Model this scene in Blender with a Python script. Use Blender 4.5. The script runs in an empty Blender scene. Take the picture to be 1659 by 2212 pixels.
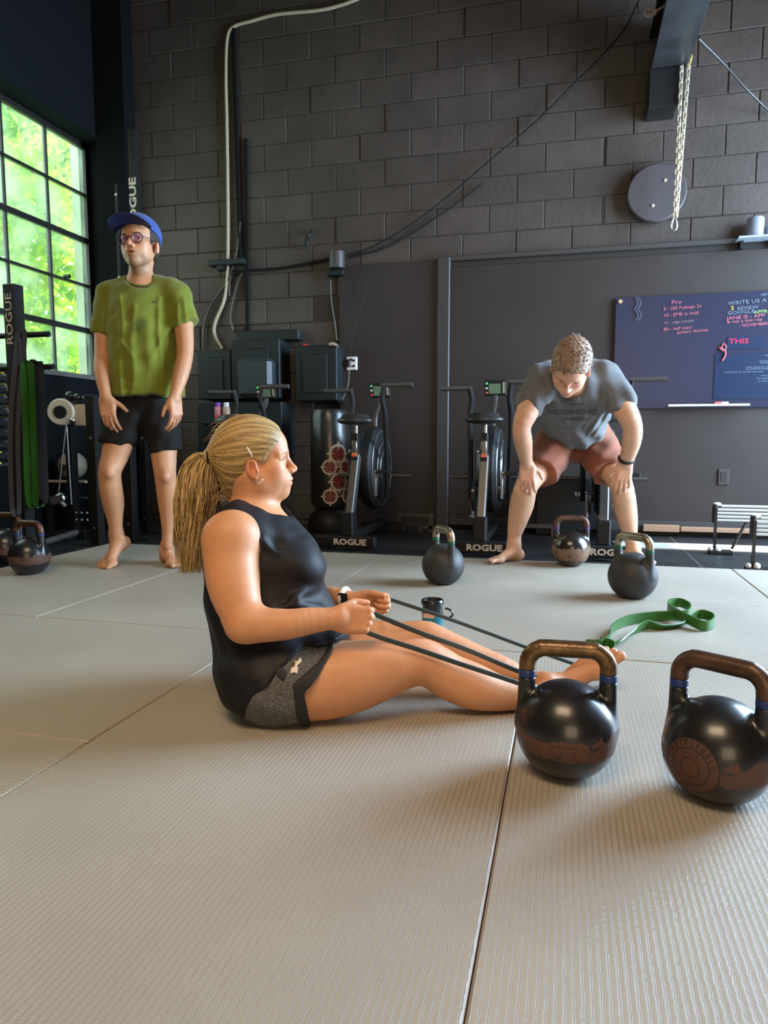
import bpy, bmesh, math, random, time
import numpy as np
from mathutils import Vector, Matrix
T0 = time.time()
random.seed(7); rng = np.random.default_rng(7)
PI = math.pi
C = bpy.context.scene.collection
S = bpy.context.scene
# ---------------------------------------------------------------- camera
FPX, WPX, HPX, CAMZ = 1534.0, 1659.0, 2212.0, .67
PITCH = math.atan(156/FPX); YAW = math.radians(14.45)
cam = bpy.data.cameras.new('camera'); camo = bpy.data.objects.new('camera', cam); C.objects.link(camo)
cam.sensor_fit = 'VERTICAL'; cam.sensor_height = 36; cam.lens = 36*FPX/HPX
cam.clip_start = .05; cam.clip_end = 200
camo.location = (0, 0, CAMZ); camo.rotation_euler = (PI/2-PITCH, 0, YAW)
cam.dof.use_dof = True; cam.dof.focus_distance = 1.72; cam.dof.aperture_fstop = 7.5
S.camera = camo
# ---------------------------------------------------------------- world, lights, exposure
w = bpy.data.worlds.new('world'); S.world = w; w.use_nodes = True
bg = w.node_tree.nodes['Background']; bg.inputs[0].default_value = (.80, .90, 1, 1); bg.inputs[1].default_value = 5.0
def area(name, loc, target, sx, sy, power, col, spread=PI):
    l = bpy.data.lights.new(name, 'AREA'); l.shape = 'RECTANGLE'; l.size = sx; l.size_y = sy
    l.energy = power; l.color = col; l.spread = spread
    o = bpy.data.objects.new(name, l); C.objects.link(o); o.location = loc
    o.rotation_euler = (Vector(target)-Vector(loc)).to_track_quat('-Z', 'Y').to_euler()
    return o
area('door_daylight', (2.93, 4.15, 1.75), (-.4, 3.2, .7), 2.3, 2.7, 640, (.54, .76, 1))
area('rear_ceiling_lamp', (-.6, -.9, 4.3), (-.3, 1.2, .0), 2.4, 1.4, 78, (1, .74, .48), 2.2)
area('rear_fill_light', (1.2, -4.2, 1.7), (-.3, 2, .6), 2.6, 2.4, 88, (1, .76, .50))  # unseen warm fill behind the camera; the front wall has no opening
area('window_daylight', (-3.86, 4.6, 2.2), (-1, 4, 1.2), 1.9, 1.9, 5, (.90, 1, .86))
sun = bpy.data.lights.new('sun', 'SUN'); sun.energy = 16; sun.angle = .01; sun.color = (1, .93, .8)
suno = bpy.data.objects.new('sun', sun); C.objects.link(suno)
suno.rotation_euler = Vector((-.77, 0.0, -.64)).to_track_quat('-Z', 'Y').to_euler()
S.view_settings.view_transform = 'Standard'; S.view_settings.look = 'None'
S.view_settings.exposure = 0.0; S.view_settings.gamma = 1; S.view_settings.use_curve_mapping = False
S.cycles.use_denoising = True
S.cycles.max_bounces = 6; S.cycles.diffuse_bounces = 3; S.cycles.glossy_bounces = 3
S.cycles.transparent_max_bounces = 8; S.cycles.sample_clamp_indirect = 6
# ---------------------------------------------------------------- pixel helpers (turn a photo pixel into a real point)
def ray(u, v):
    a = (u-829.5)/FPX; b = (1106-v)/FPX
    F = math.cos(PITCH)+b*math.sin(PITCH); Z = -math.sin(PITCH)+b*math.cos(PITCH)
    return np.array((-F*math.sin(YAW)+a*math.cos(YAW), F*math.cos(YAW)+a*math.sin(YAW), Z))
O = np.array((0, 0, CAMZ))
def J(u, v, t): return O+ray(u, v)*t
def PZ(u, v, z=0.):
    r = ray(u, v); return O+r*((z-CAMZ)/r[2])
def PY(u, v, Y):
    r = ray(u, v); return O+r*(Y/r[1])
def PX(u, v, X):
    r = ray(u, v); return O+r*(X/r[0])
RC = np.array((math.cos(YAW), math.sin(YAW), 0)); DC = np.array((-math.sin(YAW), math.cos(YAW), 0)); UP = np.array((0, 0, 1.))
def nrm(v): v = np.asarray(v, float); return v/np.linalg.norm(v)
# ---------------------------------------------------------------- materials
MATS = {}
def mat(name, col, rough=.6, metal=0., bump=0., bscale=40., var=0., vscale=6., spec=.5, coat=0., emit=0., sheen=0., attr=None, sss=0.):
    if name in MATS: return MATS[name]
    m = bpy.data.materials.new(name); m.use_nodes = True; nt = m.node_tree; N = nt.nodes; L = nt.links
    b = N['Principled BSDF']; b.inputs['Roughness'].default_value = rough; b.inputs['Metallic'].default_value = metal
    b.inputs['Base Color'].default_value = (*col, 1); b.inputs['Specular IOR Level'].default_value = spec
    b.inputs['Coat Weight'].default_value = coat; b.inputs['Coat Roughness'].default_value = .15
    b.inputs['Sheen Weight'].default_value = sheen
    if sss: b.inputs['Subsurface Weight'].default_value = sss; b.inputs['Subsurface Radius'].default_value = (1, .35, .2); b.inputs['Subsurface Scale'].default_value = .012
    if emit: b.inputs['Emission Color'].default_value = (*col, 1); b.inputs['Emission Strength'].default_value = emit
    tc = N.new('ShaderNodeTexCoord')
    src = None
    if attr:
        a = N.new('ShaderNodeAttribute'); a.attribute_name = attr; src = a.outputs['Color']; L.new(src, b.inputs['Base Color'])
    if var:
        n = N.new('ShaderNodeTexNoise'); n.inputs['Scale'].default_value = vscale; n.inputs['Detail'].default_value = 5
        L.new(tc.outputs['Object'], n.inputs['Vector'])
        mx = N.new('ShaderNodeMix'); mx.data_type = 'RGBA'; mx.blend_type = 'MULTIPLY'; mx.inputs[0].default_value = 1
        cr = N.new('ShaderNodeValToRGB'); cr.color_ramp.elements[0].position = .3; cr.color_ramp.elements[1].position = .7
        lo = 1-var; cr.color_ramp.elements[0].color = (lo, lo, lo, 1); hi = 1+var; cr.color_ramp.elements[1].color = (hi, hi, hi, 1)
        L.new(n.outputs['Fac'], cr.inputs[0]); L.new(cr.outputs[0], mx.inputs[7])
        if src: L.new(src, mx.inputs[6])
        else: mx.inputs[6].default_value = (*col, 1)
        L.new(mx.outputs[2], b.inputs['Base Color'])
    if bump:
        n2 = N.new('ShaderNodeTexNoise'); n2.inputs['Scale'].default_value = bscale; n2.inputs['Detail'].default_value = 4
        L.new(tc.outputs['Object'], n2.inputs['Vector'])
        bp = N.new('ShaderNodeBump'); bp.inputs['Strength'].default_value = bump; bp.inputs['Distance'].default_value = .01
        L.new(n2.outputs['Fac'], bp.inputs['Height']); L.new(bp.outputs[0], b.inputs['Normal'])
    MATS[name] = m; return m
# ---------------------------------------------------------------- mesh helpers
class MB:
    """collects simple solids into one mesh"""
    def __init__(s): s.v = []; s.f = []; s.sm = []
    def add(s, vs, fs, smooth=False):
        o = len(s.v); s.v += [tuple(map(float, x)) for x in vs]; s.f += [tuple(i+o for i in f) for f in fs]; s.sm += [smooth]*len(fs); return s
    def box(s, c, h, R=None, bev=0.):
        h = np.array(h)
        if bev:
            b = min(bev, min(h)*.49); vs = []
            for sx in (-1, 1):
                for sy in (-1, 1):
                    for sz in (-1, 1):
                        g = np.array((sx, sy, sz)); vs += [g*h-g*b*np.array((0, 1, 1)), g*h-g*b*np.array((1, 0, 1)), g*h-g*b*np.array((1, 1, 0))]
            bm = bmesh.new(); [bm.verts.new(x) for x in vs]; bmesh.ops.convex_hull(bm, input=bm.verts); bm.verts.index_update()
            fs = [tuple(v.index for v in f.verts) for f in bm.faces]; vs = [np.array(v.co) for v in bm.verts]; bm.free()
        else:
            vs = [np.array((x, y, z))*h for x in (-1, 1) for y in (-1, 1) for z in (-1, 1)]
            fs = [(0, 1, 3, 2), (4, 6, 7, 5), (0, 4, 5, 1), (2, 3, 7, 6), (0, 2, 6, 4), (1, 5, 7, 3)]
        if R is not None: vs = [np.asarray(R) @ x for x in vs]
        return s.add([x+np.array(c) for x in vs], fs)
    def bx(s, x0, x1, y0, y1, z0, z1, bev=0.):
        return s.box(((x0+x1)/2, (y0+y1)/2, (z0+z1)/2), (abs(x1-x0)/2, abs(y1-y0)/2, abs(z1-z0)/2), None, bev)
    def tube(s, pts, r, n=12, cap=True, closed=False, flat=1., nrmv=None):
        pts = [np.array(p, float) for p in pts]; m = len(pts)
        rs = r if hasattr(r, '__len__') else [r]*m
        up = None; vs = []
        for i, p in enumerate(pts):
            if closed: t = pts[(i+1) % m]-pts[i-1]
            else: t = pts[min(i+1, m-1)]-pts[max(i-1, 0)]
            t = nrm(t)
            if up is None:
                a = np.array((0, 0, 1.)) if nrmv is None else np.array(nrmv, float)
                if abs(t @ a) > .95: a = np.array((0, 1., 0))
                up = nrm(a-t*(a @ t))
            else: up = nrm(up-t*(up @ t))
            sd = np.cross(t, up)
            for k in range(n):
                an = 2*PI*k/n; vs.append(p+rs[i]*(math.cos(an)*up*flat+math.sin(an)*sd))
        fs = []
        mm = m if closed else m-1
        for i in range(mm):
            a = i*n; b = ((i+1) % m)*n
            for k in range(n): fs.append((a+k, a+(k+1) % n, b+(k+1) % n, b+k))
        if cap and not closed: fs += [tuple(range(n))[::-1], tuple((m-1)*n+k for k in range(n))]
        return s.add(vs, fs, True)
    def lathe(s, prof, c=(0, 0, 0), n=32, R=None):
        vs = []; fs = []
        for (r, z) in prof:
            for k in range(n): vs.append(np.array((r*math.cos(2*PI*k/n), r*math.sin(2*PI*k/n), z)))
        for i in range(len(prof)-1):
            for k in range(n): fs.append((i*n+k, i*n+(k+1) % n, (i+1)*n+(k+1) % n, (i+1)*n+k))
        fs += [tuple(range(n))[::-1], tuple((len(prof)-1)*n+k for k in range(n))]
        if R is not None: vs = [np.asarray(R) @ x for x in vs]
        return s.add([x+np.array(c) for x in vs], fs, True)
    def cyl(s, a, b, r, n=20, r2=None): return s.tube([a, b], [r, r if r2 is None else r2], n)
    def sph(s, c, r, n=16, sc=(1, 1, 1)):
        vs = []; fs = []; m = n//2
        for i in range(m+1):
            th = PI*(i+.0001*(i == 0)-.0001*(i == m))/m
            for k in range(n): vs.append(np.array(c)+r*np.array(sc)*np.array((math.sin(th)*math.cos(2*PI*k/n), math.sin(th)*math.sin(2*PI*k/n), math.cos(th))))
        for i in range(m):
            for k in range(n): fs.append((i*n+k, (i+1)*n+k, (i+1)*n+(k+1) % n, i*n+(k+1) % n))
        return s.add(vs, fs, True)
    def build(s, name, material, parent=None, **tg):
        me = bpy.data.meshes.new(name); me.from_pydata(s.v, [], s.f)
        me.polygons.foreach_set('use_smooth', s.sm); me.materials.append(material); me.update()
        bm = bmesh.new(); bm.from_mesh(me); bmesh.ops.recalc_face_normals(bm, faces=bm.faces); bm.to_mesh(me); bm.free()
        if any(s.sm): me.set_sharp_from_angle(angle=.7)
        return link(name, me, parent, **tg)
def link(name, data, parent=None, **tg):
    o = bpy.data.objects.new(name, data); C.objects.link(o)
    if parent is not None: o.parent = parent
    for k, v in tg.items(): o[k] = v
    return o
def thing(name, label, cat, loc=(0, 0, 0), rz=0., group=None):
    o = bpy.data.objects.new(name, None); C.objects.link(o); o.location = loc; o.rotation_euler = (0, 0, rz); o.empty_display_size = .1
    o['label'] = label; o['category'] = cat
    if group: o['group'] = group
    return o
def tag(o, label, cat, group=None):
    o['label'] = label; o['category'] = cat
    if group: o['group'] = group
    return o
def dup(root, label=None, group=None, loc=None, rz=None):
    r = root.copy(); C.objects.link(r)
    if label: r['label'] = label
    if group: r['group'] = group
    if loc is not None: r.location = loc
    if rz is not None: r.rotation_euler = (0, 0, rz)
    for ch in root.children:
        c = ch.copy(); C.objects.link(c); c.parent = r
        for g in ch.children:
            d = g.copy(); C.objects.link(d); d.parent = c
    return r
def text(name, body, loc, size, m, parent=None, rot=(PI/2, 0, 0), ext=.001, off=0., sx=1., align='CENTER'):
    cu = bpy.data.curves.new(name, 'FONT'); cu.body = body; cu.size = size; cu.extrude = ext; cu.offset = off
    cu.align_x = align; cu.align_y = 'CENTER'; cu.materials.append(m); cu.resolution_u = 2
    tmp = bpy.data.objects.new(name, cu); C.objects.link(tmp)
    me = bpy.data.meshes.new_from_object(tmp.evaluated_get(bpy.context.evaluated_depsgraph_get())); bpy.data.objects.remove(tmp)
    me.name = name; me.materials.clear(); me.materials.append(m)
    o = link(name, me, parent); o.location = loc; o.rotation_euler = rot; o.scale = (sx, 1, 1); return o
def bez(pts, n=8):
    """Catmull-Rom through points"""
    P = [np.array(p, float) for p in pts]; P = [2*P[0]-P[1]]+P+[2*P[-1]-P[-2]]; out = []
    for i in range(1, len(P)-2):
        for k in range(n):
            t = k/n; a, b, c, d = P[i-1:i+3]
            out.append(.5*((2*b)+(-a+c)*t+(2*a-5*b+4*c-d)*t*t+(-a+3*b-3*c+d)*t**3))
    out.append(P[-2]); return out
# ---------------------------------------------------------------- signed distance field modelling
def rotm(x, y=None, z=None):
    """columns = axes"""
    return np.column_stack([x, y, z])
from concurrent.futures import ThreadPoolExecutor
POOL = ThreadPoolExecutor(4)
class Sdf:
    def __init__(s): s.ops = []; s.disp = None
    def _a(s, f, c, R, k, m): s.ops.append((f, np.array(c, float), float(R), k, m)); return s
    def cap(s, a, b, ra, rb=None, k=.02, m='add'):
        a = np.array(a, float); b = np.array(b, float); rb = ra if rb is None else rb
        ba = b-a; L2 = max(ba @ ba, 1e-12)
        def f(P):
            h = np.clip(((P-a) @ ba)/L2, 0, 1); return np.linalg.norm(P-a-h[:, None]*ba, axis=1)-(ra+(rb-ra)*h)
        return s._a(f, (a+b)/2, math.sqrt(L2)/2+max(ra, rb), k, m)
    def chain(s, pts, k=.02):
        for (a, ra), (b, rb) in zip(pts[:-1], pts[1:]): s.cap(a, b, ra, rb, k)
        return s
    def tube(s, nodes, k=.02, m='add', kf=.03):
        """one limb: [(point, radius)...]; no swelling at the joints"""
        if len(nodes) > 2:
            q = bez([np.append(np.array(p, float), r) for p, r in nodes], 3); nodes = [(a[:3], a[3]) for a in q]
        A = [np.array(p, float) for p, r in nodes]; Rr = [float(r) for p, r in nodes]
        kap = kf*sum(Rr)/len(Rr)+1e-5; c = (np.min(A, axis=0)+np.max(A, axis=0))/2; R = max(np.linalg.norm(a-c)+r for a, r in zip(A, Rr))
        def f(P):
            E = np.empty((len(A)-1, len(P)), P.dtype)
            for i in range(len(A)-1):
                a = A[i].astype(P.dtype); ba = (A[i+1]-A[i]).astype(P.dtype); q = P-a; h = np.clip((q @ ba)*P.dtype.type(1/max(float(ba @ ba), 1e-12)), 0, 1)
                q -= h[:, None]*ba; E[i] = np.sqrt(np.einsum('ij,ij->i', q, q))-(Rr[i]+(Rr[i+1]-Rr[i])*h)
            if len(E) == 1: return E[0]
            m0 = E.min(0); ww = np.exp(-(E-m0)/kap); d = (ww*E).sum(0)/ww.sum(0)
            return d
        return s._a(f, c, R, k, m)
    def frus(s, a, b, r0, r1, x=None, k=.01, m='add', rd=.006):
        """flat-ended elliptical frustum; r0, r1 = (rx, ry)"""
        a = np.array(a, float); b = np.array(b, float); Ln = np.linalg.norm(b-a); z = (b-a)/Ln
        x = RC if x is None else np.array(x, float); x = nrm(x-z*(x @ z)); y = np.cross(z, x); r0 = np.array(r0 if hasattr(r0, '__len__') else (r0, r0), float); r1 = np.array(r1 if hasattr(r1, '__len__') else (r1, r1), float)
        def f(P):
            q = P-a; h = q @ z; t = np.clip(h/Ln, 0, 1)[:, None]; r = r0+(r1-r0)*t-rd; p = np.column_stack([q @ x, q @ y])
            k0 = np.linalg.norm(p/r, axis=1); k1 = np.linalg.norm(p/r**2, axis=1); dr = k0*(k0-1)/np.maximum(k1, 1e-9); dr = np.where(k0 < 1e-6, -r.min(), dr)
            da = np.maximum(-h, h-Ln)+rd
            return np.minimum(np.maximum(dr, da), 0)+np.sqrt(np.maximum(dr, 0)**2+np.maximum(da, 0)**2)-rd
        return s._a(f, (a+b)/2, Ln/2+max(r0.max(), r1.max()), k, m)
    def ell(s, c, r, R=None, k=.02, m='add'):
        c = np.array(c, float); r = np.array(r, float); M = np.eye(3) if R is None else np.asarray(R)
        def f(P):
            q = (P-c) @ M; k0 = np.linalg.norm(q/r, axis=1); k1 = np.linalg.norm(q/r**2, axis=1)
            return k0*(k0-1)/np.maximum(k1, 1e-9)
        return s._a(f, c, r.max(), k, m)
    def box(s, c, h, R=None, rd=.005, k=.01, m='add'):
        c = np.array(c, float); h = np.array(h, float)-rd; M = np.eye(3) if R is None else np.asarray(R)
        def f(P):
            q = np.abs((P-c) @ M)-h; return np.linalg.norm(np.maximum(q, 0), axis=1)+np.minimum(q.max(axis=1), 0)-rd
        return s._a(f, c, np.linalg.norm(h)+rd, k, m)
    def plane(s, p, n, k=.002):
        p = np.array(p, float); n = nrm(n); return s._a(lambda P: (P-p) @ n, p, 1e9, k, 'int')
    def poly(s, pts3, axis, k=.003, m='int', org=None):
        """polygon (3d points) extruded along axis"""
        z = nrm(axis); p3 = [np.array(p, float) for p in pts3]; o = p3[0] if org is None else org
        x = nrm(np.cross(UP if abs(z @ UP) < .9 else DC, z)); y = np.cross(z, x)
        Q = np.array([((p-o) @ x, (p-o) @ y) for p in p3])
        def f(P):
            p = np.column_stack([(P-o) @ x, (P-o) @ y]); d = np.full(len(P), 1e9); sg = np.ones(len(P)); n = len(Q)
            for i in range(n):
                a = Q[i]; b = Q[i-1]; e = b-a; ww = p-a
                bb = ww-e*np.clip(ww @ e/(e @ e), 0, 1)[:, None]; d = np.minimum(d, (bb**2).sum(1))
                c1 = p[:, 1] >= a[1]; c2 = p[:, 1] < b[1]; c3 = e[0]*ww[:, 1] > e[1]*ww[:, 0]
                fl = (c1 & c2 & c3) | (~c1 & ~c2 & ~c3); sg = np.where(fl, -sg, sg)
            return sg*np.sqrt(d)
        return s._a(f, o, 1e9, k, m)
    def fn(s, f, k=.003, m='int'): return s._a(f, (0, 0, 0), 1e9, k, m)
    def ev(s, P, c=None, rad=0., mar=0.):
        d = np.full(len(P), .5)
        for (f, oc, R, k, m) in s.ops:
            if c is not None and R < 1e8 and m != 'hollow' and np.linalg.norm(oc-c)-R-rad > k+mar: continue
            if m != 'add' and R > 1e8 and d.min() > .3: continue
            e = f(P)
            if m == 'disp': d = d+e; continue
            if m == 'hollow': d = np.maximum(d, -np.maximum(e, d+k)); continue
            if m == 'add': h = np.maximum(k-np.abs(d-e), 0)/max(k, 1e-6); d = np.minimum(d, e)-h*h*k*.25
            else:
                if m == 'sub': e = -e
                h = np.maximum(k-np.abs(d-e), 0)/max(k, 1e-6); d = np.maximum(d, e)+h*h*k*.25
        if s.disp is not None: d = d+s.disp(P)
        return d
    def bounds(s):
        lo = np.min([c-R for f, c, R, k, m in s.ops if m == 'add' and R < 1e8], axis=0); hi = np.max([c+R for f, c, R, k, m in s.ops if m == 'add' and R < 1e8], axis=0)
        return lo, hi
    def mesh(s, vox, lo=None, hi=None):
        l0, h0 = s.bounds()
        lo = l0 if lo is None else np.maximum(l0, lo); hi = h0 if hi is None else np.minimum(h0, hi)
        lo = np.floor(lo/vox-2)*vox; B = 14
        n = (np.ceil(((hi-lo)/vox+3)/B).astype(int))*B
        G = np.full(tuple(n), .5, np.float32); rad = B*vox*.87
        ar = np.arange(B)*vox; gx, gy, gz = np.meshgrid(ar, ar, ar, indexing='ij'); off = np.column_stack([gx.ravel(), gy.ravel(), gz.ravel()])
        nb = n//B; bi = np.stack(np.meshgrid(*[np.arange(q) for q in nb], indexing='ij'), -1).reshape(-1, 3)
        cen = lo+bi*B*vox+B*vox/2; adds = [(c, R+k) for f, c, R, k, m in s.ops if m == 'add']
        AC = np.array([a[0] for a in adds]); AR = np.array([a[1] for a in adds])
        near = (np.linalg.norm(cen[:, None]-AC[None], axis=2)-AR).min(1) < rad+vox
        dc = np.full(len(cen), .5)
        if near.any(): dc[near] = s.ev(cen[near])
        def work(q):
            b = bi[q]*B; b0 = lo+b*vox
            return b, s.ev((off+b0).astype(np.float32), cen[q], rad, 2*vox).reshape(B, B, B)
        todo = np.nonzero(near & (np.abs(dc) < rad*1.25+.004))[0]
        for q in np.nonzero(near & (dc <= -(rad*1.25+.004)))[0]:
            b = bi[q]*B; G[b[0]:b[0]+B, b[1]:b[1]+B, b[2]:b[2]+B] = -.5
        for b, g in POOL.map(work, todo): G[b[0]:b[0]+B, b[1]:b[1]+B, b[2]:b[2]+B] = g
        ins = G < 0
        cs = [(a, b, c) for a in (0, 1) for b in (0, 1) for c in (0, 1)]
        def sl(A, o): return A[o[0]:A.shape[0]-1+o[0], o[1]:A.shape[1]-1+o[1], o[2]:A.shape[2]-1+o[2]]
        cnt = sum(sl(ins, o).astype(np.int8) for o in cs); act = (cnt > 0) & (cnt < 8)
        idx = np.full(act.shape, -1, np.int64); ijk = np.argwhere(act); idx[act] = np.arange(len(ijk))
        acc = np.zeros((len(ijk), 3)); num = np.zeros(len(ijk))
        V = {o: G[ijk[:, 0]+o[0], ijk[:, 1]+o[1], ijk[:, 2]+o[2]].astype(float) for o in cs}
        for ax in range(3):
            for o in cs:
                if o[ax]: continue
                q = list(o); q[ax] = 1; q = tuple(q); a = V[o]; b = V[q]; mk = (a < 0) != (b < 0)
                t = np.where(mk, a/np.where(mk, a-b, 1), 0); p = np.tile(np.array(o, float), (len(ijk), 1)); p[:, ax] += t
                acc[mk] += p[mk]; num[mk] += 1
        vs = lo+(ijk+acc/np.maximum(num, 1)[:, None])*vox
        fs = []
        for ax in range(3):
            b, c = [(1, 2), (2, 0), (0, 1)][ax]
            s0 = [slice(1, -1)]*3; s0[ax] = slice(0, G.shape[ax]-1); s1 = list(s0); s1[ax] = slice(1, G.shape[ax])
            a0 = ins[tuple(s0)]; a1 = ins[tuple(s1)]; e = np.argwhere(a0 != a1); sgn = a0[tuple(e.T)]
            base = e+1; base[:, ax] -= 1
            def g(db, dc):
                t = base.copy(); t[:, b] -= db; t[:, c] -= dc; return idx[t[:, 0], t[:, 1], t[:, 2]]
            q = np.column_stack([g(1, 1), g(0, 1), g(0, 0), g(1, 0)]); q[~sgn] = q[~sgn][:, ::-1]; fs.append(q)
        F = np.vstack(fs) if fs else np.zeros((0, 4), int); F = F[(F >= 0).all(1)]
        return vs, F
def sdf_obj(name, sd, vox, material, parent=None, fine=(), paint=None, base=None, smooth=0, **tg):
    """fine = [(lo, hi, vox)] boxes meshed at their own finer size inside the same surface"""
    parts = []
    vs, F = sd.mesh(vox)
    if len(fine):
        cen = vs[F].mean(1); keep = np.ones(len(F), bool)
        for lo, hi, fv in fine: keep &= ~((cen > np.array(lo)+vox*.6) & (cen < np.array(hi)-vox*.6)).all(1)
        F = F[keep]
    parts.append((vs, F))
    for lo, hi, fv in fine: parts.append(sd.mesh(fv, np.array(lo), np.array(hi)))
    V = []; FF = []; o = 0
    for i, (a, b) in enumerate(parts):
        if i > 0:
            lo, hi, fv = fine[i-1]; cen = a[b].mean(1); b = b[((cen > np.array(lo)) & (cen < np.array(hi))).all(1)]
        V.append(a); FF.append(b+o); o += len(a)
    V = np.vstack(V); FF = np.vstack(FF)
    used = np.zeros(len(V), bool); used[FF.ravel()] = True; mp = np.cumsum(used)-1; V = V[used]; FF = mp[FF]
    me = bpy.data.meshes.new(name); me.vertices.add(len(V)); me.vertices.foreach_set('co', V.ravel().astype(np.float32))
    me.loops.add(FF.size); me.loops.foreach_set('vertex_index', FF.ravel().astype(np.int32))
    me.polygons.add(len(FF)); me.polygons.foreach_set('loop_start', np.arange(0, FF.size, 4, dtype=np.int32))
    try: me.polygons.foreach_set('loop_total', np.full(len(FF), 4, np.int32))
    except Exception: pass
    me.update(calc_edges=True); me.validate()
    me.polygons.foreach_set('use_smooth', np.ones(len(me.polygons), bool)); me.materials.append(material)
    if base is not None:
        col = np.tile(np.array((*base, 1.)), (len(V), 1))
        for p in (paint or ()):
            if callable(p): col = p(V, col); continue
            c, r, R, cc, st, fo = p
            q = (V-np.array(c)) @ (np.eye(3) if R is None else np.asarray(R)); d = np.linalg.norm(q/np.array(r), axis=1)
            wgt = np.clip((1-d)/max(fo, 1e-3), 0, 1)*st; col[:, :3] = col[:, :3]*(1-wgt[:, None])+np.array(cc)*wgt[:, None]
        at = me.color_attributes.new('Col', 'FLOAT_COLOR', 'POINT'); at.data.foreach_set('color', col.ravel().astype(np.float32))
    me.update()
    return link(name, me, parent, **tg)
def log(s): print('[%.1fs] %s' % (time.time()-T0, s), flush=True)
# ================================================================ materials of the place
def nodes_of(name, col, rough=.5, spec=.5, metal=0.):
    m = mat(name, col, rough, metal, spec=spec); return m, m.node_tree.nodes, m.node_tree.links, m.node_tree.nodes['Principled BSDF']
def math_n(N, L, op, a, b=None, c=None):
    n = N.new('ShaderNodeMath'); n.operation = op
    for i, x in enumerate((a, b, c)):
        if x is None: continue
        if isinstance(x, (int, float)): n.inputs[i].default_value = x
        else: L.new(x, n.inputs[i])
    return n.outputs[0]
def ramp(N, L, src, stops, interp='LINEAR'):
    r = N.new('ShaderNodeValToRGB'); r.color_ramp.interpolation = interp; e = r.color_ramp.elements
    while len(e) < len(stops): e.new(.5)
    for i, (p, c) in enumerate(stops): e[i].position = p; e[i].color = (c, c, c, 1) if isinstance(c, (int, float)) else (*c, 1)
    L.new(src, r.inputs[0]); return r.outputs[0]
def tatami(name, along):
    m, N, L, b = nodes_of(name, (.36, .325, .27), .46, .5)
    tc = N.new('ShaderNodeTexCoord'); sp = N.new('ShaderNodeSeparateXYZ'); L.new(tc.outputs['Object'], sp.inputs[0])
    x, y = (sp.outputs[0], sp.outputs[1]) if along == 'y' else (sp.outputs[1], sp.outputs[0])
    ns = N.new('ShaderNodeTexNoise'); ns.inputs['Scale'].default_value = 1; ns.inputs['Detail'].default_value = 1.5
    cb = N.new('ShaderNodeCombineXYZ'); L.new(math_n(N, L, 'MULTIPLY', x, 45), cb.inputs[0]); L.new(math_n(N, L, 'MULTIPLY', y, 95), cb.inputs[1])
    L.new(cb.outputs[0], ns.inputs['Vector'])
    xd = math_n(N, L, 'ADD', x, math_n(N, L, 'MULTIPLY', math_n(N, L, 'SUBTRACT', ns.outputs['Fac'], .5), .0042))
    fr = math_n(N, L, 'FRACT', math_n(N, L, 'MULTIPLY', xd, 1/.0108))
    ribs = ramp(N, L, fr, [(0, .35), (.06, .9), (.12, .1), (.22, .1), (.28, .9), (.34, .3), (.42, .55), (.94, .55), (1, .35)])
    plate = ramp(N, L, fr, [(.3, 0), (.42, 1), (.92, 1), (1, 0)])
    ns2 = N.new('ShaderNodeTexNoise'); ns2.inputs['Scale'].default_value = 60; L.new(tc.outputs['Object'], ns2.inputs['Vector'])
    yy = math_n(N, L, 'ADD', math_n(N, L, 'MULTIPLY', y, 2*PI/.0046), math_n(N, L, 'MULTIPLY', ns2.outputs['Fac'], 9))
    cell = math_n(N, L, 'MULTIPLY', math_n(N, L, 'SINE', yy), plate)
    h = math_n(N, L, 'ADD', ribs, math_n(N, L, 'MULTIPLY', cell, .13))
    bp = N.new('ShaderNodeBump'); bp.inputs['Strength'].default_value = .6; bp.inputs['Distance'].default_value = .0016
    L.new(h, bp.inputs['Height']); L.new(bp.outputs[0], b.inputs['Normal'])
    big = N.new('ShaderNodeTexNoise'); big.inputs['Scale'].default_value = 2.2; big.inputs['Detail'].default_value = 5; L.new(tc.outputs['Object'], big.inputs['Vector'])
    c1 = ramp(N, L, big.outputs['Fac'], [(.3, (.34, .305, .25)), (.7, (.40, .362, .30))])
    mx = N.new('ShaderNodeMix'); mx.data_type = 'RGBA'; mx.blend_type = 'MULTIPLY'; mx.inputs[0].default_value = 1; L.new(c1, mx.inputs[6])
    L.new(ramp(N, L, ribs, [(.05, (.80, .78, .76)), (.5, (1, 1, 1)), (.95, (1.04, .93, .86))]), mx.inputs[7]); L.new(mx.outputs[2], b.inputs['Base Color'])
    L.new(ramp(N, L, big.outputs['Fac'], [(.3, .42), (.7, .54)]), b.inputs['Roughness'])
    return m
M_tatY = tatami('tatami_vinyl', 'y'); M_tatX = tatami('tatami_vinyl_cross', 'x')
M_matside = mat('mat_red_edge', (.30, .07, .04), .7)
M_rubber = mat('black_rubber', (.018, .0185, .020), .40, bump=.25, bscale=120, var=.35, vscale=5)
M_block = mat('black_painted_block', (.064, .049, .041), .62, spec=.3, bump=.35, bscale=28, var=.16, vscale=3)
M_block2 = mat('black_painted_block_b', (.072, .0555, .047), .58, spec=.3, bump=.35, bscale=22, var=.14, vscale=4)
M_mortar = mat('black_painted_mortar', (.048, .037, .031), .8, spec=.2, bump=.3, bscale=50)
M_dark = mat('dark_wall_paint', (.006, .0075, .0085), .9, bump=.2, bscale=20, spec=.12)
M_ply = mat('charcoal_panel_paint', (.030, .0225, .020), .55, spec=.35, bump=.10, bscale=9, var=.12, vscale=2.5)
M_ply2 = mat('charcoal_trim_paint', (.036, .032, .031), .5)
M_black = mat('black_powder_coat', (.012, .0115, .0115), .45, spec=.3)
M_blackg = mat('black_gloss', (.014, .014, .015), .22)
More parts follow.
